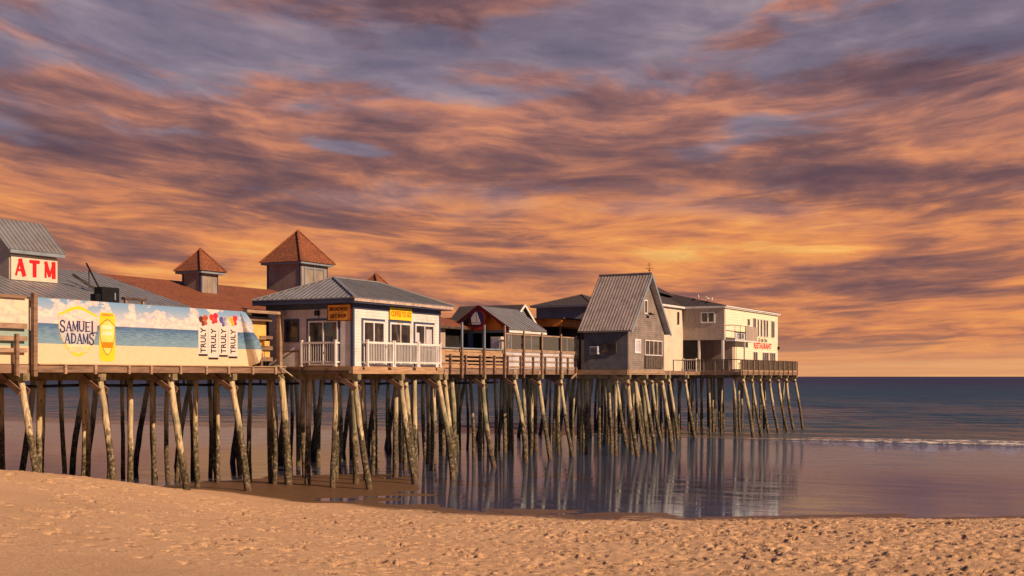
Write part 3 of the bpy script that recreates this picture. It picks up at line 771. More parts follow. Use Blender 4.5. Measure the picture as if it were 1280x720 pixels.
MB().slab([(-24.5, 11, zr(11) - .005), (17.8, 11, zr(11) - .025), (23.2, 16, zr(5.95) - .03), (-24.5, 16, zr(5.95) - .03)], .1).build('back_roof', M['shingle'], hall)
MB().box(-24.5, 23, 5.83, 5.94, zr(5.95) - .22, zr(5.95) - .06).build('gutter', M['darkwood'], hall)
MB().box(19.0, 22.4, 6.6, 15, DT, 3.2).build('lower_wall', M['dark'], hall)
# sign dormer
dm = thing('sign_dormer', None, None, (-12.2, 9.2, 4.0)); dm.parent = hall
dm.location = (-12.2 + 4, 9.2 - 11, 4.0 - DT); dm.rotation_euler = (0, 0, 0)
MB().box(-13.15, -10.62, 8.3, 10.6, 3.9, 5.36).add([(-13.15, 8.3, 5.362), (-13.15, 10.6, 5.362), (-13.15, 9.45, 6.6), (-10.62, 8.3, 5.362), (-10.62, 10.6, 5.362), (-10.62, 9.45, 6.6)],
   [(0, 1, 2), (3, 5, 4), (0, 3, 4, 1), (0, 2, 5, 3), (1, 4, 5, 2)]).build('dormer_wall', M['tan_siding'], dm)
pd = [(-13.42, 8.02, 5.38), (-10.40, 8.02, 5.38), (-10.40, 9.45, 6.78), (-13.42, 9.45, 6.78)]
pe = [(-13.42, 10.88, 5.38), (-13.42, 9.45, 6.78), (-10.40, 9.45, 6.78), (-10.40, 10.88, 5.38)]
MB().slab(pd, .07).ribs(pd, (1, 0, 0), .24, .03, .035).slab(pe, .07).build('dormer_roof', M['metal_roof'], dm)
MB().box(-13.36, -10.46, 7.96, 8.05, 5.20, 5.34).build('eave_board', M['bluegrey'], dm)
MB().box(-13.1, -10.65, 8.22, 8.29, 4.1, 5.16).build('sign_board', M['cream_board'], dm)
for ch, x in (('A', -12.66), ('T', -11.90), ('M', -11.09)):
    stroke_text(ch, M['red'], dm, ('t', 8.22), x, 4.64, .56, .68, .004, .02, serif=False, fat=1.75)
# cupolas
def cupola(s0, s1, t0, t1, zb, zw, za, lbl, batten=False):
    c = thing('cupola', lbl, None, ((s0 + s1) / 2, (t0 + t1) / 2, zb)); c.parent = hall
    c.location = ((s0 + s1) / 2 + 4, (t0 + t1) / 2 - 11, zb - DT); c.rotation_euler = (0, 0, 0)
    MB().box(s0, s1, t0, t1, zb, zw).build('cupola_wall', M['cupola'], c)
    m = MB(); wd = .09
    for (a, b) in ((s0, t0), (s0, t1), (s1, t0)): MB().box(a - .02, a + wd * (1 if a == s0 else -1), b - .02 * (1 if b == t0 else -1), b + wd * (1 if b == t0 else -1), zb, zw).build('corner_trim', M['navy'], c)
    if batten:
        m = MB(); m.face(('t', t0), s0 + .35, s0 + .43, zb, zw - .1, 0.001, .04); m.face(('t', t0), s0 + 1.22, s0 + 1.30, zb, zw - .1, .001, .04); m.face(('t', t0), s1 - .43, s1 - .35, zb, zw - .1, .001, .04)
        m.face(('t', t0), s0 + .43, s1 - .43, zw - .25, zw - .17, .001, .041)
        m.build('window_trim', M['bluegrey'], c)
    MB().box(s0 - .26, s1 + .26, t0 - .26, t1 + .26, zw, zw + .12).build('cornice', M['bluegrey'], c)
    pyramid(c, 'cupola_roof', s0, s1, t0, t1, zw + .13, za, 'shingle', .34)
cupola(-.7, .6, 9.0, 10.25, 3.9, 5.30, 6.65, 'small square cupola with a red pyramid roof')
cupola(7.5, 10.1, 9.0, 11.4, 3.9, 6.45, 8.55, 'large square cupola with a tall red pyramid roof', True)
cupola(16.2, 17.5, 9.6, 10.85, 4.2, 5.30, 6.62, 'farthest cupola, only its red tip over the pavilion roof')

o = thing('roof_bracket', 'V-shaped dark metal bracket standing on the grey metal roof', 'bracket', (-9.6, 7.2, zr(7.2)))
m = MB(); m.bar((-9.25, 7.0, zr(7.0) + .04), (-10.3, 7.7, 4.50), .06, .12); m.bar((-9.25, 7.0, zr(7.0) + .04), (-9.5, 7.7, 5.05), .06, .06); m.bar((-9.7, 7.3, zr(7.3) + .18), (-9.45, 7.6, 4.7), .05, .05)
m.build('bracket_bars', M['iron'], o)

# ------------------------------------------------------------------ billboards
def banner_mat(name, skyc, seac, sandc, z1, z2, zt):
    """printed beach picture, bands set by height on the board"""
    m = bpy.data.materials.new(name); m.use_nodes = True
    h = NT(m.node_tree); b = m.node_tree.nodes['Principled BSDF']
    t = h.n('ShaderNodeTexCoord').outputs['Object']; z = h.sep(t)[2]
    cl = h.noise(h.mapping(t, (.75, 1, 1.5), (2.3, 0, .4)), 1.1, 8, .58, .2)
    cl = h.m('ADD', cl, h.mr(z, z2, zt, .04, -.03))
    puff = h.noise(h.mapping(t, (1.3, 1, 2.2), (0, 0, .15)), 2.2, 6, .6)
    cc_ = h.mix(h.mr(puff, .38, .62), (skyc[1][0] * .72, skyc[1][1] * .74, skyc[1][2] * .84, 1), skyc[1])
    sk = h.mix(h.mr(cl, .47, .53), h.mix(h.mr(z, z2, zt), skyc[2], skyc[0]), cc_)
    wv_ = h.noise(h.mapping(t, (.8, 1, 7)), 3, 6, .7)
    se = h.mix(h.mr(wv_, .38, .62), seac[0], seac[1])
    se = h.mix(h.mr(z, z1, z2 + .02, .45, 0), se, (.25, .42, .48, 1)); se = h.mix(h.mr(z, z2 - .28, z2, 0, .7), se, seac[0])
    sd = h.mix(h.noise(t, 9, 4, .7), sandc[0], sandc[1])
    c = h.mix(h.m('GREATER_THAN', z, z1), sd, se); c = h.mix(h.m('GREATER_THAN', z, z2), c, sk)
    h.link(c, b.inputs['Base Color']); b.inputs['Roughness'].default_value = .55
    bp = h.n('ShaderNodeBump'); bp.inputs['Strength'].default_value = .55; bp.inputs['Distance'].default_value = .06
    h.link(h.noise(h.mapping(t, (1.3, 1, .5)), 1.6, 4), bp.inputs['Height']); h.link(bp.outputs[0], b.inputs['Normal'])
    return m
bm = banner_mat('printed_beach_scene', [(.17, .34, .58, 1), (.80, .68, .62, 1), (.52, .54, .60, 1)], [(.045, .12, .27, 1), (.16, .28, .42, 1)], [(.58, .45, .28, 1), (.78, .64, .44, 1)], .84, 1.64, 2.7)
bm2 = banner_mat('printed_pale_scene', [(.66, .60, .45, 1), (.72, .64, .50, 1), (.68, .6, .46, 1)], [(.26, .38, .34, 1), (.34, .44, .38, 1)], [(.62, .5, .3, 1), (.7, .56, .38, 1)], .72, 1.38, 2.7)
TBN = 4.0
bb = thing('billboard', 'long printed beach scene billboard with a gold shield, yellow can and four white cans', 'billboard', (-9, TBN, DT))
MB().add([(-15.45, TBN - .04, .48), (-2.95, TBN - .04, .48), (-3.6, TBN - .04, 3.08), (-15.45, TBN - .04, 3.08), (-15.45, TBN, .48), (-2.95, TBN, .48), (-3.6, TBN, 3.08), (-15.45, TBN, 3.08)],
    [(0, 1, 2, 3), (7, 6, 5, 4), (0, 4, 5, 1), (1, 5, 6, 2), (2, 6, 7, 3), (3, 7, 4, 0)]).build('printed_sheet', bm, bb)
m = MB(); m.box(-15.4, -3.5, TBN + .012, TBN + .07, .5, .62); m.box(-15.4, -3.5, TBN + .012, TBN + .07, 2.8, 2.95)
for k in range(7): m.box(-15.3 + k * 1.95, -15.2 + k * 1.95, TBN + .075, TBN + .16, .47, 3.0)
m.build('backing_frame', M['deckwood'], bb)
# loose folded corner
cr = MB(); n = 14; mc = 9
for i in range(n + 1):
    f = i / n
    e_ = Vector((-3.60 + .65 * f, TBN - .041, 3.08 - 2.60 * f))                 # seam with the board
    r_ = Vector((-3.56 + .66 * f, TBN - .06 - .58 * f ** .7, 3.08 - 2.45 * f))  # crest of the fold
    o_ = Vector((-2.98 + .80 * f, TBN + .05 - .30 * f, 3.06 - 1.80 * f))               # free edge
    for j in range(mc):
        gg = j / (mc - 1)
        p = e_.lerp(r_, gg / .35) if gg < .35 else r_.lerp(o_, (gg - .35) / .65)
        p.y -= (.05 * math.sin(f * 11 + gg * 5) + random.uniform(-.035, .035)) * gg
        cr.v.append(tuple(p))
for i in range(n):
    for j in range(mc - 1): cr.f.append((i * mc + j, (i + 1) * mc + j, (i + 1) * mc + j + 1, i * mc + j + 1))
cr.build('folded_corner', bm, bb, label='loose sheet corner folded away from the board')
PL = ('t', TBN - .04)
# shield (a centre, z): outline from the sign itself
def poly_face(pts, plane, d0, d1):
    ax, c = plane; n = len(pts); vs = [(a, c - d1, z) for a, z in pts] + [(a, c - d0, z) for a, z in pts]
    return MB().add(vs, [tuple(range(n))] + [(i, (i + 1) % n, (i + 1) % n + n, i + n) for i in range(n)])
def shield(ca, cz, wd, ht):
    hp = [(0, .5), (.18, .46), (.36, .38), (.5, .33), (.49, .05), (.42, -.14), (.28, -.34), (.12, -.46), (0, -.5)]
    pts = [(-a, z) for a, z in hp] + [(a, z) for a, z in hp[::-1][1:-1]]
    return [(ca + a * wd, cz + z * ht) for a, z in pts]
ca, cz = -13.40, 1.82
poly_face(shield(ca, cz, 2.02, 2.06), PL, .002, .008).build('shield_rim', M['brightyellow'], bb)
poly_face(shield(ca, cz - .005, 1.98, 1.80), PL, .010, .014).build('shield_face', banner_mat('printed_shield', [(.66, .58, .54, 1), (.76, .66, .60, 1), (.66, .6, .56, 1)], [(.50, .48, .52, 1), (.58, .54, .55, 1)], [(.72, .6, .38, 1), (.78, .66, .46, 1)], .84, 1.64, 2.7), bb)
stroke_text('SAMUEL', M['inkblue'], bb, ('t', PL[1] - .014), ca + .0, 1.98, 1.94, .40, arc=.12, fat=1.15, gap=.05, caps=(0, 5))
stroke_text('ADAMS', M['inkblue'], bb, ('t', PL[1] - .014), ca + .06, 1.53, 1.54, .40, arc=.0, fat=1.15, gap=.05, caps=(4,))
poly_face([(ca - .5, .98), (ca + .5, .98), (ca + .45, 1.2), (ca - .45, 1.2)], PL, .0145, .018).build('ribbon', make('pale_gold', (.70, .55, .33), var=.05, bump=0), bb)
# yellow can
wmc = make('can_pale_print', (.80, .72, .50), var=.05, bump=0)
k0, k1 = -12.28, -11.42
poly_face([(k0 + .12, .62), (k1 - .12, .62), (k1 - .01, .74), (k1, .9), (k1, 2.48), (k1 - .10, 2.64), (k0 + .10, 2.64), (k0, 2.48), (k0, .9), (k0 + .01, .74)], PL, .002, .008).build('yellow_can', M['brightyellow'], bb)
kc = (k0 + k1) / 2
poly_face(shield(kc, 1.62, .84, 1.50), PL, .009, .011).build('can_label_edge', M['maroon'], bb)
poly_face([(k0 + .1, 2.50), (k1 - .1, 2.50), (k1 - .12, 2.60), (k0 + .12, 2.60)], PL, .009, .011).build('can_rim', M['goldsign'], bb)
poly_face(shield(kc, 1.62, .78, 1.44), PL, .012, .014).build('can_label', make('can_label', (.84, .66, .16), var=.1, bump=0), bb)
for zz in (1.95, 1.70): poly_face([(kc - .26, zz), (kc + .26, zz), (kc + .26, zz + .16), (kc - .26, zz + .16)], PL, .0145, .016).build('can_print', wmc, bb)
poly_face([(kc - .24, 1.18), (kc + .24, 1.18), (kc + .31, 1.42), (kc - .31, 1.42)], PL, .0145, .016).build('can_band', M['amber'], bb)
# four white cans
fr = [((.16, .04, .03), (.45, .1, .05)), ((.65, .05, .03), (.75, .02, .05)), ((.12, .1, .35), (.4, .42, .5)), ((.75, .5, .04), (.75, .04, .08))]
cans = [(-6.42, -5.80, .98, 2.72), (-5.77, -5.08, .83, 2.84), (-5.05, -4.44, .96, 2.74), (-4.41, -3.76, .90, 2.78)]
wm = make('can_white', (.66, .60, .55), var=.03, bump=0)
for (a0, a1, z0, z1), (ca1, ca2) in zip(cans, fr):
    c_ = poly_face([(a0, z0), (a1, z0), (a1, z1 - .12), (a1 - .07, z1), (a0 + .07, z1), (a0, z1 - .12)], PL, .002, .008).build('white_can', wm, bb)
    poly_face([(a0 + .03, z0 - .05), (a1 - .03, z0 - .05), (a1, z0 + .04), (a0, z0 + .04)], PL, .0085, .010).build('can_foot', M['ink'], c_)
    text_part('TRULY', 'lettering', M['ink'], c_, ('t', PL[1] - .008), (a0 + a1) / 2, (z0 + z1) / 2 - .20, 1.14, .35, .002, .014, rot=1)
    for j, (oa, oz, rr, cc) in enumerate([(-.12, -.02, .15, ca1), (.12, .03, .16, ca2), (.0, -.18, .12, ca1), (.15, -.16, .1, ca2)]):
        ca_ = (a0 + a1) / 2 + oa * 1.15; cz_ = z1 - .10 + oz * 1.15
        pts = [(ca_ + math.cos(u) * rr * (1 + .12 * math.sin(3 * u + j)), cz_ + math.sin(u) * rr) for u in [2 * math.pi * i / 14 for i in range(14)]]
        poly_face(pts, PL, .0092 + j * .0012, .0098 + j * .0012).build('fruit', make('fruit_print', cc, var=.3, scale=8, bump=0), c_)

b2 = thing('billboard', 'pale printed billboard partly seen at the left edge behind rails', 'billboard', (-19, TBN + .1, DT))
MB().box(-24, -15.7, TBN + .06, TBN + .1, .48, 3.0).build('printed_sheet', bm2, b2)
m = MB(); m.box(-24, -15.95, TBN + .105, TBN + .18, 2.7, 2.85); m.box(-24, -15.95, TBN + .105, TBN + .18, .5, .65); m.build('backing_frame', M['deckwood'], b2)
# timber framing in front of it
o = thing('timber_rail_fence', 'weathered timber rails and posts in front of the pale billboard', 'fence', (-19, 3.9, .2))
MB().box(-24, -15.95, 3.93, 4.03, 3.0, 3.12).build('top_beam', M['deckwood'], o)
for z0, z1 in ((1.83, 2.03), (1.36, 1.54), (.92, 1.08)):
    MB().box(-24, -15.98, 3.86, 3.94, z0, z1).build('rail', M['railwood'], o)
for x in (-20.6, -16.55):
    MB().box(x - .07, x + .07, 3.72, 3.85, .02, 1.62).build('post', M['deckwood'], o)
o = MB().box(-15.78, -15.60, 3.74, 3.92, .0, 3.22).build('timber_post', M['deckwood']); tag(o, 'tall square timber post between the two billboards', 'post')
# low edge rail under the billboard
o = thing('edge_curb', 'timber edge board with short posts along the foot of the billboard', 'curb', (-8, 3.9, .2))
MB().box(-15.5, -.3, 3.84, 3.94, .16, .42).build('edge_board', M['deckwood'], o)
MB().box(-15.5, -.3, 3.78, 4.0, .455, .50).build('cap_board', M['warmwood'], o)
for k in range(9):
    x = -14.2 + k * 1.62 + random.uniform(-.2, .2)
    MB().box(x - .06, x + .06, 3.75, 3.835, .10, .47).build('post', M['railwood'], o)
o = thing('loudspeaker_box', 'black boxes on top of the billboard in front of the metal roof', 'loudspeaker', (-11.6, 4.3, 3.1))
MB().box(-11.95, -11.0, 4.15, 4.6, 3.05, 3.72).build('large_box', M['black'], o); MB().box(-12.25, -11.955, 4.2, 4.5, 3.05, 3.42).build('small_box', M['black'], o)
MB().box(-11.3, -11.24, 4.1, 4.145, 3.2, 3.5).build('front_strip', M['bluegrey'], o)
MB().box(-12.4, -10.9, 4.13, 4.62, 2.97, 3.045).build('shelf', M['iron'], o)
o = thing('bench_plank', 'short dark plank on stub posts on top of the billboard', 'plank', (-10, 4.3, 3.1))
MB().box(-10.7, -9.4, 4.15, 4.35, 3.26, 3.36).build('plank', M['darkwood'], o)
for x in (-10.6, -9.6): MB().box(x, x + .1, 4.2, 4.3, 3.0, 3.255).build('stub_post', M['railwood'], o)

# ------------------------------------------------------------------ open stall at the right end of the billboard
o = thing('open_stall', 'unfinished timber stall frame with a yellow back wall beside the billboard', 'stall', (-1.7, 4.6, DT))
MB().box(-2.95, -.25, 4.95, 5.05, DT, 2.95).build('back_wall', M['dark'], o)
MB().box(-2.6, -.62, 4.82, 4.9, 1.5, 2.75).build('yellow_panel', M['yellow_wall'], o)
MB().box(-.50, -.30, 4.05, 4.25, DT, 3.05).build('post', M['railwood'], o); MB().box(-2.9, -2.75, 4.3, 4.44, DT, 3.05).build('post', M['railwood'], o)
MB().box(-3.0, -.1, 4.0, 4.3, 3.06, 3.2).build('top_beam', M['railwood'], o)
MB().box(-2.7, -.55, 4.5, 4.58, 2.72, 2.9).build('lintel', M['deckwood'], o)
for z0, z1, x0 in ((1.85, 2.0, -1.5), (1.3, 1.5, -2.6), (.75, .95, -2.6)): MB().box(x0, -.55, 4.45, 4.52, z0, z1).build('shelf_board', M['deckwood'], o)
m = MB(); m.box(-1.0, -.6, 4.6, 4.84, .9, 1.3); m.box(-1.4, -1.05, 4.6, 4.84, .95, 1.25); m.box(-1.0, -.62, 4.6, 4.84, 1.5, 1.75); m.build('stored_boxes', M['yellow_wall'], o)
MB().bar((-2.5, 4.2, .5), (-2.0, 4.2, 1.5), .06, .1).build('leaning_board', M['warmwood'], o)
MB().box(-2.0, -1.85, 4.0, 4.1, DT, 1.25).build('short_post', M['deckwood'], o)
o = MB().tube([(-1.0, 3.8, .55), (-.6, 3.6, .25), (-.2, 3.4, -.05), (.25, 3.2, -.45)], .035, 6).build('rope', M['rope'], smooth=True); tag(o, 'pale rope slanting down from the deck edge beside the pavilion', 'rope')

# ------------------------------------------------------------------ pavilion
pv = thing('pavilion', 'cream pavilion with hipped grey metal roof and navy trim over the piles', 'building', (4, 3, DT))
s1p, t1p = 8.05, 5.3
MB().box(0, s1p, 0, t1p, .50, 3.55).build('wall', M['cream_siding'], pv)
MB().box(-.02, s1p + .02, -.03, t1p, .30, .495).build('base_beam', M['warmwood'], pv)
W1, L0 = ('t', 0), ('s', 0)
for q_ in (MB().face(W1, -.025, .12, .5, 3.3, .001, .025).face(L0, .0, .13, .5, 3.3, .001, .026), MB().face(W1, s1p - .1, s1p + .02, .5, 3.3, .001, .025), MB().face(L0, t1p - .12, t1p, .5, 3.3, .001, .026)):
    q_.build('corner_board', M['navy'], pv)
m = MB(); m.face(W1, -.03, s1p + .03, 3.3, 3.54, .001, .05); m.face(L0, 0, t1p, 3.3, 3.54, .001, .05); m.build('frieze', M['navy'], pv)
e0, e1, f0, f1 = -.6, 8.65, -.55, 5.75
zE, zR = 3.80, 5.02; A1 = (2.0, 2.6, zR); A2 = (6.05, 2.6, zR)
c00, c10, c11, c01 = (e0, f0, zE), (e1, f0, zE), (e1, f1, zE), (e0, f1, zE)
polys = [([c00, c10, A2, A1], (1, 0, 0)), ([c00, A1, c01], (0, 1, 0)), ([c01, A1, A2, c11], (1, 0, 0)), ([c10, c11, A2], (0, 1, 0))]
m = MB()
for pl_, u_ in polys: m.slab(pl_, .05); m.ribs(pl_, u_, .30, .035, .03)
for a, b in ((c00, A1), (c01, A1), (c10, A2), (A1, A2)): m.bar(Vector(a) + Vector((0, 0, .03)), Vector(b) + Vector((0, 0, .03)), .16, .06)
m.build('roof', M['metal_roof'], pv)
m = MB(); m.box(e0 + .02, e1 - .02, f0 + .02, f0 + .08, 3.62, 3.77); m.build('fascia', M['stained_white'], pv, label='pale sunlit eave board')
m = MB(); m.box(e0 + .02, e0 + .08, f0 + .085, f1 - .02, 3.54, 3.77); m.build('fascia', M['navy'], pv, label='navy eave board')
MB().box(e0 + .09, e1 - .09, f0 + .085, f1 - .1, 3.555, 3.60).build('soffit', M['navy'], pv)
for a0, a1, lb, nm in ((.80, 2.65, 'left', 1), (3.15, 5.09, 'middle', 1), (5.5, 7.37, 'right', 1)):
    f_ = window(pv, W1, a0, a1, .55, 2.74, nm, 'white', 'sliding_door', .09)
m = MB()
for a0, a1 in ((.80, 2.65), (3.15, 5.09), (5.5, 7.37)):
    m.face(W1, a0 - .1, a0 - .003, .55, 2.86, .001, .03); m.face(W1, a1 + .003, a1 + .08, .55, 2.86, .001, .03); m.face(W1, a0 - .003, a1 + .003, 2.745, 2.86, .001, .03)
m.build('door_casing', M['navy'], pv)
m = MB().face(W1, 6.62, 7.18, 1.4, 2.5, .019, .024); m.face(W1, 5.62, 5.95, 1.5, 2.3, .019, .024); m.build('posters', M['palepanel'], pv)
window(pv, L0, .86, 2.65, .55, 2.73, 1, 'white', 'sliding_door', .08)
m = MB().face(L0, .74, .857, .55, 2.85, .001, .03); m.face(L0, 2.653, 2.78, .55, 2.85, .001, .03); m.face(L0, .857, 2.653, 2.735, 2.85, .001, .03)
m.build('door_casing', M['navy'], pv)
window(pv, L0, 3.24, 4.14, 1.70, 2.84, 0, 'navy', 'window', .08)
m = MB().face(L0, 1.98, 2.2, 2.98, 3.24, .002, .16); w_ = m.build('wall_lamp', M['black'], pv); MB().face(L0, 2.02, 2.16, 2.86, 2.978, .04, .14).build('lamp_glass', M['palepanel'], w_)
# signs on the pavilion (fixed to it but separate boards)
sg = thing('shop_sign', 'orange-gold sign board with two dark red lines on the shaded pavilion wall', 'sign', (-.05, .75, 2.85))
MB().face(L0, .08, 1.42, 2.74, 3.47, .055, .10).build('board', M['goldsign'], sg)
m = MB().face(L0, .05, 1.45, 3.475, 3.51, .055, .115); m.face(L0, .05, 1.45, 2.70, 2.735, .055, .115); m.face(L0, 1.425, 1.45, 2.74, 3.47, .055, .115); m.face(L0, .05, .075, 2.74, 3.47, .055, .115)
m.build('border', M['maroon'], sg)
text_part('BROADWAY', 'lettering', M['maroon'], sg, ('s', -.10), .76, 3.28, 1.12, .19, .002, .03)
text_part('GIFT SHOP', 'lettering', M['maroon'], sg, ('s', -.10), .80, 2.94, .98, .19, .002, .03)
sg = thing('shop_sign', 'bright yellow sign board with orange letters over the middle door of the pavilion', 'sign', (4.1, -.05, 2.8))
MB().face(W1, 3.08, 5.12, 2.88, 3.50, .055, .10).build('board', M['brightyellow'], sg)
text_part('COFFEE TO GO', 'lettering', M['amber'], sg, ('t', -.10), 4.1, 3.19, 1.86, .30, .002, .04)
gB = 'white balconies on the pavilion'
balcony('white balcony railing on the shaded left wall of the pavilion', L0, .76, 2.9, .62, 1.68, gB)
balcony('leftmost of the three sunlit white balcony railings on the pavilion', W1, .72, 3.02, .62, 1.70, gB)
balcony('middle of the three sunlit white balcony railings on the pavilion', W1, 3.08, 5.32, .62, 1.70, gB)
balcony('rightmost of the three sunlit white balcony railings on the pavilion', W1, 5.38, 7.6, .62, 1.70, gB)
# small timber landing by the left wall
o = thing('timber_landing', 'low timber rail and post beside the shaded pavilion wall', 'railing', (-.25, 3.4, DT))
MB().box(-.3, -.2, 2.95, 3.05, .1, 1.3).build('post', M['railwood'], o); MB().box(-.32, -.2, 3.055, 3.95, 1.2, 1.29).build('rail', M['deckwood'], o)
MB().box(-.32, -.06, .0, 3.9, .16, .30).build('lower_beam', M['darkwood'], o)

# ------------------------------------------------------------------ bar terrace
tf = 2.2
fn = thing('terrace_fence', 'timber board fence with tall posts along the front of the bar terrace', 'fence', (19, tf, .2))
for z0, z1 in ((.50, .68), (.76, .86), (.98, 1.10), (1.22, 1.44)):
    MB().box(8.35, 19.4, tf + .02, tf + .08, z0, z1).build('board', M['warmwood'], fn)
for z0, z1 in ((.55, .66), (.92, 1.01), (1.28, 1.38), (1.56, 1.66)):
    MB().box(19.45, 29.9, tf - .02, tf + .03, z0, z1).build('board', M['railwood'], fn)
MB().box(8.35, 19.4, tf - .02, tf + .14, 1.64, 1.71).build('cap_rail', M['bluegrey'], fn)
m = MB().box(8.35, 19.4, tf + .085, tf + .12, 1.46, 1.635); m.box(8.35, 15, tf + .085, tf + .12, .48, .80); m.build('backing_board', M['warmwood'], fn)
MB().box(19.45, 29.9, tf + .035, tf + .07, .48, 1.555).build('pale_panel', M['palepanel'], fn, label='pale grey weather panel')
MB().box(19.45, 29.9, tf - .03, tf + .1, 1.665, 1.75).build('cap_rail', M['railwood'], fn)
MB().box(19.45, 29.9, tf - .02, tf + .06, 2.66, 2.75).build('head_rail', M['railwood'], fn)
x = 9.2
for k in range(12):
    MB().box(x - .05, x + .05, tf - .12, tf - .025, .15, 1.3).build('short_post', M['deckwood'], fn); x += 1.76
for x, zt, mt in ((14.0, 3.2, 'bluegrey'), (16.7, 3.15, 'bluegrey'), (19.3, 3.2, 'railwood'), (21.9, 2.95, 'railwood'), (24.5, 2.9, 'railwood'), (27.4, 2.9, 'railwood'), (29.85, 2.85, 'railwood')):
    MB().box(x - .07, x + .07, tf - .14, tf - .03, -.1, 1.72).build('tall_post', M['deckwood'], fn)
    MB().box(x - .055, x + .055, tf - .13, tf - .04, 1.722, zt).build('post_extension', M[mt], fn)
MB().bar((29.85, tf - .1, .2), (28.6, tf - .3, -.15), .07, .12).build('corner_brace', M['railwood'], fn)
m = MB()
for a, b in ((19.55, 21.7), (21.98, 24.3), (24.6, 27.2), (27.5, 29.7)):
    m.box(a, b, tf - .0, tf + .02, 1.76, 2.65)
wm_ = bpy.data.materials.new('clear_screen'); wm_.use_nodes = True
pb = wm_.node_tree.nodes['Principled BSDF']; pb.inputs['Base Color'].default_value = (.35, .33, .30, 1); pb.inputs['Roughness'].default_value = .12; pb.inputs['Alpha'].default_value = .18
m.build('wind_screen', wm_, fn)
for x in (20.4, 23.2, 28.6): MB().box(x - .05, x + .05, tf + .025, tf + .07, 1.76, 2.65).build('mullion', M['bluegrey'], fn)

bar = thing('bar_kiosk', 'open bar with orange gable and grey metal roof behind the terrace fence', 'bar', (24, 5.2, DT))
# gable faces shoreward (s = 14.8), ridge along s
g0, g1 = 3.1, 7.2; gc = 5.15; sa, sb = 21.9, 26.8
MB().add([(sa, g0 + .3, 3.02), (sa, g1 - .3, 3.02), (sa, gc, 4.42), (sa + .12, g0 + .3, 3.02), (sa + .12, g1 - .3, 3.02), (sa + .12, gc, 4.42)], [(0, 2, 1), (3, 4, 5), (0, 1, 4, 3), (0, 3, 5, 2), (1, 2, 5, 4)]).build('gable_panel', M['orange'], bar)
r1 = [(sa - .6, g0 - .2, 3.12), (sb, g0 - .2, 3.12), (sb, gc, 4.62), (sa - .6, gc, 4.62)]
r2 = [(sa - .6, g1 + .2, 3.12), (sa - .6, gc, 4.62), (sb, gc, 4.62), (sb, g1 + .2, 3.12)]
MB().slab(r1, .1).ribs(r1, (1, 0, 0), .5, .04, .04).slab(r2, .1).build('roof', M['metal_roof'], bar)
m = MB()
for a, b in (((sa - .63, g0 - .22, 3.08), (sa - .63, gc, 4.60)), ((sa - .63, g1 + .22, 3.08), (sa - .63, gc, 4.60))): m.bar(a, b, .05, .16)
m.build('bargeboard', M['maroon'], bar)
MB().box(sa - .5, sb, g0 - .19, g0 - .12, 2.85, 2.99).build('fascia', M['white'], bar)
MB().box(sa - .05, sa + .1, g0 + .1, g1 - .1, 2.86, 3.015).build('lintel', M['bluegrey'], bar)
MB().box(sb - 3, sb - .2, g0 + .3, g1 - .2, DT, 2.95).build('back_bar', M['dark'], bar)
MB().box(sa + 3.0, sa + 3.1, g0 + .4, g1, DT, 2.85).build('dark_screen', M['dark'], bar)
for y in (g0 + .2, gc, g1 - .2): MB().box(sa - .03, sa + .1, y - .07, y + .07, DT, 2.855).build('post', M['bluegrey'], bar)
# stools/bottles hint of the interior
MB().box(sa + 2.0, sa + 2.5, g0 + 1.2, g1 - .5, DT, 1.55).build('counter', M['deckwood'], bar)
o = thing('white_cabinet', 'white upright cabinet standing at the right of the open bar', 'cabinet', (20.6, 3.3, DT))
MB().box(20.4, 20.9, 3.0, 3.75, DT, 2.55).build('body', M['cabinet'], o); MB().box(20.375, 20.397, 3.1, 3.65, .9, 2.45).build('door', M['palepanel'], o); MB().box(20.35, 20.373, 3.15, 3.19, 1.9, 2.1).build('handle', M['iron'], o)

# round sailboat sign
sg = thing('sailboat_sign', 'round dark sign with a pale sailboat fixed to the orange gable', 'sign', (sa - .75, gc - .1, 3.1))
def disc_s(s_, tc_, zc_, rr, n=28, th=.04, a0=0, a1=2 * math.pi):
    pts = [(tc_ + math.cos(a0 + (a1 - a0) * i / n) * rr, zc_ + math.sin(a0 + (a1 - a0) * i / n) * rr) for i in range(n)]
    return poly_s(pts, s_, th)
def poly_s(pts, s_, th):
    n = len(pts); return MB().add([(s_ - th, a, z) for a, z in pts] + [(s_, a, z) for a, z in pts], [tuple(reversed(range(n)))] + [(i, i + n, (i + 1) % n + n, (i + 1) % n) for i in range(n)])
tc0, zc0 = gc + .05, 3.78
disc_s(sa - .7, tc0, zc0, .60, 28, .08).build('disc', M['maroon'], sg)
disc_s(sa - .782, tc0, zc0, .51, 28, .01).build('inner_disc', M['inkblue'], sg)
poly_s([(tc0 + 0.372, zc0 - 0.240), (tc0 + 0.408, zc0 + 0.060), (tc0 + 0.210, zc0 + 0.330), (tc0 + 0.036, zc0 + 0.432), (tc0 + 0.036, zc0 - 0.270)], sa - .795, .01).build('sail', M['white'], sg)
poly_s([(tc0 - 0.012, zc0 + 0.444), (tc0 - 0.300, zc0 - 0.270), (tc0 - 0.012, zc0 - 0.270)], sa - .795, .01).build('sail', M['white'], sg)
poly_s([(tc0 + 0.396, zc0 - 0.300), (tc0 - 0.360, zc0 - 0.300), (tc0 - 0.252, zc0 - 0.384), (tc0 + 0.300, zc0 - 0.384)], sa - .795, .01).build('hull', M['white'], sg)
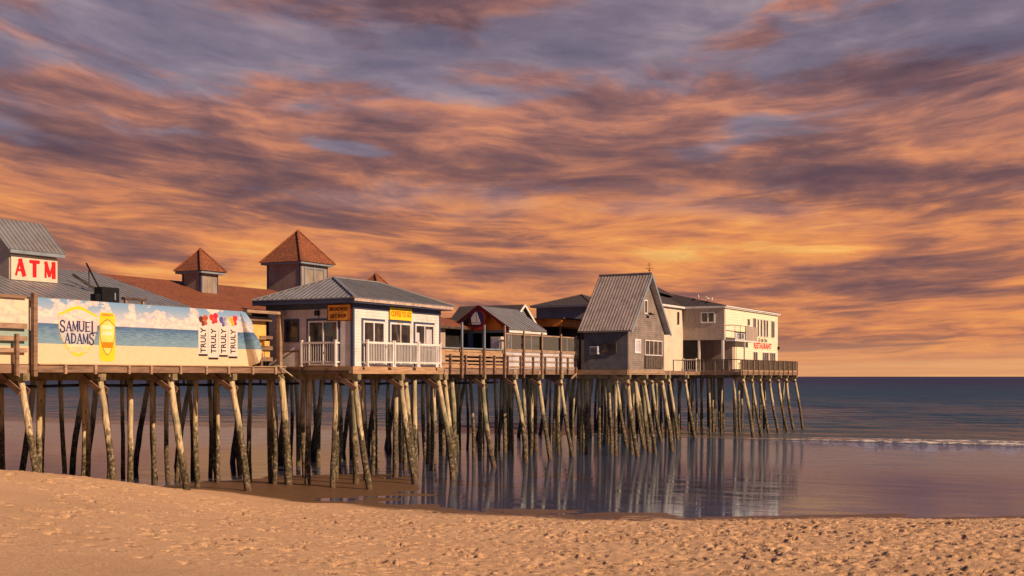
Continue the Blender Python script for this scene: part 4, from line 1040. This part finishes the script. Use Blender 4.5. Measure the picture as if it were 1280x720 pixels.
poly_s([(tc0 + 0.570, zc0 - 0.468), (tc0 + 0.300, zc0 - 0.588), (tc0 - 0.300, zc0 - 0.588), (tc0 - 0.570, zc0 - 0.468), (tc0 - 0.540, zc0 - 0.570), (tc0 - 0.300, zc0 - 0.690), (tc0 + 0.300, zc0 - 0.690), (tc0 + 0.540, zc0 - 0.570)], sa - .71, .05).build('ribbon', M['red'], sg)

# second gable roof behind the bar, dark shingles, white bargeboards
o = thing('back_bar_roof', 'dark shingled gable roof with white bargeboards behind the sailboat bar', 'roof', (27.6, 8, DT))
ta, tb_ = 5.2, 10.5; sc_, hw = 27.9, 1.75
r1 = [(sc_ - hw, ta, 3.75), (sc_, ta, 5.05), (sc_, tb_, 5.05), (sc_ - hw, tb_, 3.75)]; r2 = [(sc_ + hw, ta, 3.75), (sc_ + hw, tb_, 3.75), (sc_, tb_, 5.05), (sc_, ta, 5.05)]
MB().slab(r1, .09).slab(r2, .09).build('shingles', M['shingle_dark'], o)
m = MB().bar((sc_ - hw, ta - .04, 3.70), (sc_, ta - .04, 5.0), .06, .14); m.bar((sc_ + hw, ta - .04, 3.70), (sc_, ta - .04, 5.0), .06, .14); m.build('bargeboard', M['white'], o)
MB().add([(sc_ - hw + .2, ta + .2, 3.74), (sc_ + hw - .2, ta + .2, 3.74), (sc_, ta + .2, 4.9)], [(0, 1, 2)]).box(sc_ - hw + .2, sc_ + hw - .2, ta + .3, tb_, DT, 3.70).build('wall', M['grey_siding'], o)

# orange flat canopy and dark opening between bar and hut
o = thing('flat_canopy', 'flat canopy with orange fascia over a dark opening left of the grey hut', 'canopy', (34, 6, DT))
MB().box(31.4, 38.5, 4.0, 8.2, 3.62, 4.16).build('fascia', M['orange'], o); MB().box(31.2, 38.7, 3.8, 8.4, 4.165, 4.25).build('roof_sheet', M['darkwood'], o)
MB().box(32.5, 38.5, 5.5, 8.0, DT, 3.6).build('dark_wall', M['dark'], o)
for s_, t_ in ((31.5, 4.1), (31.5, 8.0), (34.8, 4.1)): MB().box(s_, s_ + .14, t_, t_ + .14, DT, 3.61).build('post', M['deckwood'], o)
for z in (1.0, 1.6): MB().box(31.55, 31.6, 4.3, 7.9, z, z + .14).build('rail', M['railwood'], o)
o = thing('orange_roofed_kiosk', 'low kiosk with a flat orange roof edge right of the bar roof', 'kiosk', (29.5, 9, DT))
MB().box(28.6, 33.0, 8.6, 12.6, 3.6, 4.3).build('fascia', M['orange'], o); MB().box(28.9, 33, 8.9, 12.4, DT, 3.59).build('wall', M['dark'], o)
bh = thing('hip_roofed_house', 'grey box house with a low dark hip roof behind the steep hut', 'building', (47, 10, DT))
MB().box(44.2, 51.5, 7.6, 12.6, DT, 5.9).build('wall', M['grey_siding'], bh)
pyramid(bh, 'hip_roof', 44.2, 51.5, 7.6, 12.6, 5.92, 7.05, 'shingle_dark', .45)
MB().box(43.8, 51.9, 7.2, 13.0, 5.80, 5.915).build('eave_board', M['palepanel'], bh)
# small red-topped stand left of the bar
o = thing('red_dome_sign', 'small pale board with a red half dome behind the fence beside the pavilion', 'sign', (11.6, 4.2, DT))
MB().box(10.6, 13.4, 4.3, 4.4, 1.9, 2.75).build('board', M['white'], o)
poly_face([(12.3 + .55 * math.cos(math.pi * i / 12), 1.98 + .62 * math.sin(math.pi * i / 12)) for i in range(13)], ('t', 4.3), .003, .03).build('red_dome', M['red'], o)
for x in (10.7, 13.2): MB().box(x, x + .1, 4.41, 4.5, DT, 2.7).build('post', M['deckwood'], o)

# ------------------------------------------------------------------ steep grey hut
ht = thing('steep_hut', 'grey clapboard hut with a very steep tan metal roof', 'building', (33.3, -.2, DT))
h0, h1, q0, q1 = 29.95, 36.75, -1.8, 1.55; hm = (h0 + h1) / 2
zw, zp = 3.30, 7.05
MB().box(h0, h1, q0, q1, .48, zw).add([(h0 + .2, q0, zw + .002), (h1 - .2, q0, zw + .002), (hm, q0, zp - .1), (h0 + .2, q1, zw + .002), (h1 - .2, q1, zw + .002), (hm, q1, zp - .1)],
   [(0, 1, 2), (3, 5, 4), (0, 3, 4, 1), (1, 4, 5, 2), (0, 2, 5, 3)]).build('wall', M['hut_siding'], ht)
MB().box(h0 - .03, h0 - .004, q0 + .06, q1, .49, zw - .02).build('side_shade_sheet', M['hut_shaded'], ht)  # thin sheet over the side wall, shade painted in as a darker tone
MB().box(h0 - .02, h1 + .02, q0 - .03, q1, .20, .475).build('base_beam', M['railwood'], ht)
sl0 = (zp - zw) / (hm - h0); ov = .38
ra = [(h0 - ov, q0 - .4, zw - ov * sl0 + .30), (hm, q0 - .4, zp + .30), (hm, q1 + .35, zp + .30), (h0 - ov, q1 + .35, zw - ov * sl0 + .30)]
rb = [(h1 + ov, q0 - .4, zw - ov * sl0 + .30), (h1 + ov, q1 + .35, zw - ov * sl0 + .30), (hm, q1 + .35, zp + .30), (hm, q0 - .4, zp + .30)]
MB().slab(ra, .16).ribs(ra, (0, 1, 0), .23, .03, .028).slab(rb, .16).ribs(rb, (0, 1, 0), .23, .03, .028).bar((hm, q0 - .42, zp + .32), (hm, q1 + .36, zp + .32), .25, .08).build('roof', M['metal_roof2'], ht)
m = MB()
m.bar((h1 + ov, q0 - .42, zw - ov * sl0 + .14), (hm + .05, q0 - .42, zp + .14), .05, .20); m.bar((h0 - ov, q0 - .42, zw - ov * sl0 + .14), (hm - .05, q0 - .42, zp + .14), .05, .20)
m.build('bargeboard', M['bluegrey'], ht)
G1, G2 = ('t', q0), ('s', h0 - .03)
window(ht, G1, 32.75, 33.35, 4.45, 5.45, 0, 'white', 'window', .08)
window(ht, G1, 31.0, 32.1, 1.62, 2.62, 0, 'white', 'window', .12, 'palepanel')
window(ht, G1, 32.9, 36.2, 1.50, 2.60, 3, 'white', 'window', .06)
m = MB().face(G1, 32.85, 36.3, .60, 1.46, .003, .10)
for k in range(8): m.face(G1, 32.9 + k * .47, 32.94 + k * .47, .62, 1.44, .101, .13)
m.build('window_box', M['greywood'], ht)
window(ht, G2, -.95, .15, 1.65, 2.35, 0, 'greywood', 'window', .07)
ac = MB().face(G2, .35, .95, 1.55, 2.10, .003, .35).build('air_conditioner', M['palepanel'], ht); m = MB()
for k in range(5): m.face(G2, .40, .90, 1.6 + k * .09, 1.65 + k * .09, .351, .365)
m.build('grille', M['iron'], ac)
l_ = MB().face(G1, 33.5, 33.56, 4.5, 4.56, .003, .3); l_.face(G1, 33.2, 33.75, 4.38, 4.48, .22, .42); l_.build('gable_lamp', M['iron'], ht)
# weather vane
o = thing('weather_vane', 'small gilded weather vane on the peak of the steep roof', 'weather vane', (hm, q0 - .2, zp + 0.342))
MB().tube([(hm, q0 - .2, zp + 0.330), (hm, q0 - .2, zp + 0.900)], .03, 8).build('rod', M['brass'], o)
m = MB().tube([(hm, q0 - .2, zp + 0.466), (hm, q0 - .2, zp + 0.522), (hm, q0 - .2, zp + 0.590)], [.03, .11, .03], 10); m.bar((hm - .3, q0 - .2, zp + 0.652), (hm + .3, q0 - .2, zp + 0.652), .03, .03); m.bar((hm, q0 - .5, zp + 0.652), (hm, q0 + .1, zp + 0.652), .03, .03)
m.build('directions', M['brass'], o)
MB().add([(hm - .35, q0 - .21, zp + 0.869), (hm - .1, q0 - .21, zp + 0.820), (hm + .2, q0 - .21, zp + 0.838), (hm + .35, q0 - .21, zp + 0.993), (hm + .12, q0 - .21, zp + 0.944), (hm, q0 - .21, zp + 1.086), (hm - .15, q0 - .21, zp + 0.962),
          (hm - .35, q0 - .17, zp + 0.869), (hm - .1, q0 - .17, zp + 0.820), (hm + .2, q0 - .17, zp + 0.838), (hm + .35, q0 - .17, zp + 0.993), (hm + .12, q0 - .17, zp + 0.944), (hm, q0 - .17, zp + 1.086), (hm - .15, q0 - .17, zp + 0.962)],
         [(0, 1, 2, 3, 4, 5, 6), (13, 12, 11, 10, 9, 8, 7)] + [(i, i + 7, (i + 1) % 7 + 7, (i + 1) % 7) for i in range(7)]).build('bird_figure', M['brass'], o)

# ------------------------------------------------------------------ restaurant
rs = thing('restaurant', 'two-storey cream restaurant with dark roof at the seaward end of the pier', 'building', (62, 6, DT))
sA, sB = 60.4, 77.7; tF = 1.5; tW = 5.5; zT = 6.30; zM = 3.38
MB().box(51.0, sA, tW, 14, .48, zT).build('shore_wall', M['cream_board'], rs)
MB().box(sA, sB, tF, 14, zM, zT + .0).build('upper_wall', M['tan_siding'], rs)
MB().box(sA + 2.4, sB, tF + .0, 14, .48, zM - .004).build('ground_wall', M['tan_siding'], rs)
MB().box(sA + .3, sB + .03, tF - .03, tF - .002, zM + .02, zT + .1).build('seaside_cladding', M['white_board'], rs)
MB().box(sA + 3.2, sB + .03, tF - .03, tF - .002, .48, zM + .015).build('seaside_cladding', M['white_board'], rs)
MB().box(sA + .02, sA + .1, 4.0, 5.48, .48, zM - .01).build('dark_doorway', M['dark'], rs)
MB().box(sA + .05, sA + 2.39, tW, tW + .1, .48, zM - .01).build('porch_wall', M['tan_siding'], rs)
for t_ in (1.65, 3.95):
    MB().box(sA + .02, sA + .22, t_ - .1, t_ + .1, .48, zM - .01).build('porch_post', M['white'], rs)
Cn = (sA - .25, tF - .25, zT + .25); En = (sA - .25, tW - .25, zT + .18); Wn = (50.8, tW - .25, zT + .18); Rn = (64.0, 9.6, 8.35); Rw = (58.3, 9.6, 8.35)
Fn = (sB + .2, tF - .25, zT + .30); Bn = (sB + .2, 10.5, 6.9)
m = MB()
for tri in ((Wn, En, Rn, Rw), (En, Cn, Rn), (Cn, Fn, Bn), (Cn, Bn, Rn), (Wn, Rw, (50.8, 14, 6.5))): 
    p_ = [Vector(v) for v in tri]; m.slab(p_, .08) if len(p_) == 3 else (m.slab([p_[0], p_[1], p_[2]], .08), m.slab([p_[0], p_[2], p_[3]], .08))
m.build('roof', M['shingle_dark'], rs)
MB().slab([(58.6, 8.3, 8.25), (62.5, 7.2, 7.75), (64.4, 9.6, 8.75), (58.3, 9.6, 8.85)], .1).build('raised_roof_vent', M['shingle_dark'], rs)
m = MB(); m.box(50.8, sA - .26, tW - .3, tW - .22, zT + .0, zT + .17); m.box(sA - .3, sA - .22, tF - .2, tW - .31, zT + .0, zT + .19); m.box(sA - .2, sB + .2, tF - .3, tF - .22, zT + .11, zT + .21)
m.build('eave_board', M['white'], rs)
MB().box(sA - .2, sB + .15, tF - .21, 13.8, zT + .01, zT + .1).build('soffit', M['white'], rs)
RF = ('t', tF - .03); RL = ('s', sA)
window(rs, RL, 2.35, 3.73, 4.93, 5.97, 1, 'white', 'window', .12)
for a0, a1, z0, z1, nm in ((67.2, 68.0, 4.9, 5.6, 0), (69.0, 70.0, 4.0, 5.75, 1), (70.5, 71.0, 3.95, 5.7, 0), (71.5, 72.1, 3.95, 5.7, 0), (72.6, 73.2, 3.95, 5.7, 0), (73.5, 74.1, 3.95, 5.7, 0), (75.2, 76.4, 3.95, 5.7, 1)):
    window(rs, RF, a0, a1, z0, z1, nm, 'white', 'window', .05)
for a0, a1, nm in ((69.1, 70.5, 1), (72.2, 74.3, 2), (74.7, 76.7, 2)): window(rs, RF, a0, a1, .75, 2.45, nm, 'white', 'window', .06)
window(rs, ('t', tW), 58.9, 59.3, 4.8, 5.95, 0, 'darkwood', 'window', .04)
MB().face(RF, 77.55, 77.75, 2.8, 3.1, .003, .2).build('wall_lamp', M['iron'], rs)
sg = thing('restaurant_sign', 'red letters of the restaurant sign with small black script above', 'sign', (72.4, tF - .06, 2.7))
text_part('RESTAURANT', 'lettering', M['red'], sg, RF, 72.4, 3.05, 6.0, .62, .004, .03)
text_part('On the Pier', 'lettering', M['ink'], sg, RF, 72.4, 3.64, 3.2, .42, .004, .01, shear=.3)
# upper balcony
o = thing('upper_balcony', 'small upper balcony with lettered railing at the corner of the restaurant', 'balcony', (62, 1, zM))
MB().box(60.7, 67.5, .55, 1.465, zM - .12, zM).build('floor', M['white'], o)
m = MB(); m.box(60.7, 63.9, .55, .59, 4.68, 4.74); m.box(60.7, 60.74, .6, 1.46, 4.68, 4.74); m.box(60.7, 63.9, .55, .59, 4.05, 4.09)
for x in (60.7, 62.3, 63.86): m.box(x, x + .04, .551, .589, zM, 4.68)
m.build('rail_frame', M['iron'], o)
MB().box(60.75, 63.85, .60, .62, zM + .02, 4.04).build('lettered_panel', M['palepanel'], o)
text_part('CLUB', 'lettering', M['ink'], o, ('t', .60), 62.5, zM + .36, 1.9, .45, .003, .02)
MB().box(63.95, 67.5, .55, .6, zM + .01, 4.72).build('solid_parapet', M['tan_siding'], o)
MB().box(63.8, 63.93, .6, .73, DT, zM - .13).build('support_post', M['white'], o)
balcony('white porch railing between the white wall and the first porch post of the restaurant', RL, 4.1, 5.45, .5, 1.6, 'porch railings of the restaurant', .1, step=.2)

# terrace railings
o = thing('terrace_railing', 'dark slatted railing facing the beach at the near end of the restaurant terrace', 'railing', (59.95, 1.8, DT))
for t_ in (-.25, .85, 2.2, 3.3, 3.85): MB().box(59.9, 60.0, t_ - .05, t_ + .05, .1, 1.55).build('post', M['railwood'], o)
MB().box(59.88, 60.02, -.2, 3.9, 1.5, 1.57).build('top_rail', M['darkwood'], o)
m = MB(); x = 1.0
while x < 3.8: m.box(59.93, 59.97, x, x + .09, .55, 1.49); x += .14
m.build('slats', M['greywood'], o)
o = thing('terrace_railing', 'long sunlit slatted railing along the front of the restaurant terrace', 'railing', (69, -.3, DT))
for k in range(12): MB().box(60.05 + k * 1.68, 60.15 + k * 1.68, -.42, -.33, .12, 1.5).build('post', M['railwood'], o)
MB().box(60.0, 78.65, -.36, -.2, 1.5, 1.56).build('top_rail', M['darkwood'], o)
m = MB(); x = 60.1
while x < 78.5: m.box(x, x + .11, -.30, -.26, .62, 1.49); x += .165
m.build('slats', M['greywood'], o)
MB().box(60, 78.6, -.32, -.24, .50, .58).build('bottom_rail', M['warmwood'], o)
o = thing('terrace_railing', 'short slatted railing across the far seaward end of the terrace', 'railing', (78.6, 4, DT))
for k in range(4): MB().box(78.52, 78.6, .1 + k * 2.2, .2 + k * 2.2, DT, 1.5).build('post', M['railwood'], o)
MB().box(78.5, 78.62, -.15, 7.5, 1.5, 1.56).build('top_rail', M['darkwood'], o)
m = MB(); x = 0
while x < 7.4: m.box(78.54, 78.58, x, x + .11, .6, 1.49); x += .18
m.build('slats', M['greywood'], o)
# small table and chair silhouettes on the porch
o = thing('picnic_table', 'small picnic table behind the corner of the terrace railing', 'table', (61.5, .6, DT))
MB().box(61.0, 62.4, .0, .35, 1.18, 1.24).build('tabletop', M['red'], o)
for a, b in ((61.1, .05), (62.2, .05), (61.1, .28), (62.2, .28)): MB().box(a, a + .06, b, b + .05, DT, 1.175).build('leg', M['iron'], o)
o = MB().box(53, 59.9, 3.62, 3.68, 1.4, 1.46).box(53, 53.08, 3.62, 3.68, DT, 1.395).box(56.4, 56.48, 3.62, 3.68, DT, 1.395).box(59.75, 59.83, 3.62, 3.68, DT, 1.395).build('thin_handrail', M['iron']); tag(o, 'thin dark handrail along the deck before the white wall', 'handrail')

# antennas
for s_, t_, zz, l in ((60.8, 8.9, 8.6, 'thin roof antenna near the ridge of the restaurant'),):
    o = thing('antenna', l, 'antenna', (s_, t_, zz)); MB().tube([(s_, t_, zz - .1), (s_, t_, zz + 1.1)], .025, 6).build('mast', M['white'], o); MB().bar((s_ - .2, t_, zz + .8), (s_ + .2, t_, zz + .8), .03, .03).build('crossbar', M['white'], o)

# gulls: one continuous body each
def gull(s_, t_, z_, rz, label, grp):
    pts = [(-.34, 0, .16), (-.22, 0, .19), (-.08, 0, .20), (.08, 0, .22), (.17, 0, .29), (.22, 0, .37), (.27, 0, .40), (.32, 0, .39), (.40, 0, .37)]
    rad = [.015, .055, .095, .10, .065, .045, .05, .035, .008]
    c, s = math.cos(rz), math.sin(rz)
    m = MB().tube([(s_ + x * c, t_ + x * s, z_ + z) for x, y, z in pts], rad, 8)
    for y in (-.04, .04): m.tube([(s_ - y * s, t_ + y * c, z_), (s_ - y * s, t_ + y * c, z_ + .16)], .01, 5)
    o = m.build('gull', M['gull'], None, base=(s_, t_, z_), smooth=True); tag(o, label, 'bird', grp)
def lerp3(a, b, f): return [a[i] + (b[i] - a[i]) * f for i in range(3)]
for f, rz, l in ((.38, .3, 'gull perched highest on the restaurant roof edge, left of the pair'), (.24, 2.6, 'left gull of the close pair on the restaurant roof edge'), (.19, .2, 'right gull of the close pair on the restaurant roof edge')):
    p_ = lerp3(Cn, Rn, f); gull(p_[0], p_[1], p_[2] + .02, rz, l, 'gulls on the restaurant roof')
gull(28.3, tf - .05, .45, .5, 'small dark bird at the foot of the bar terrace fence', None) if False else None

S.render.resolution_x = 1024; S.render.resolution_y = 576
print('objects', len(bpy.data.objects))
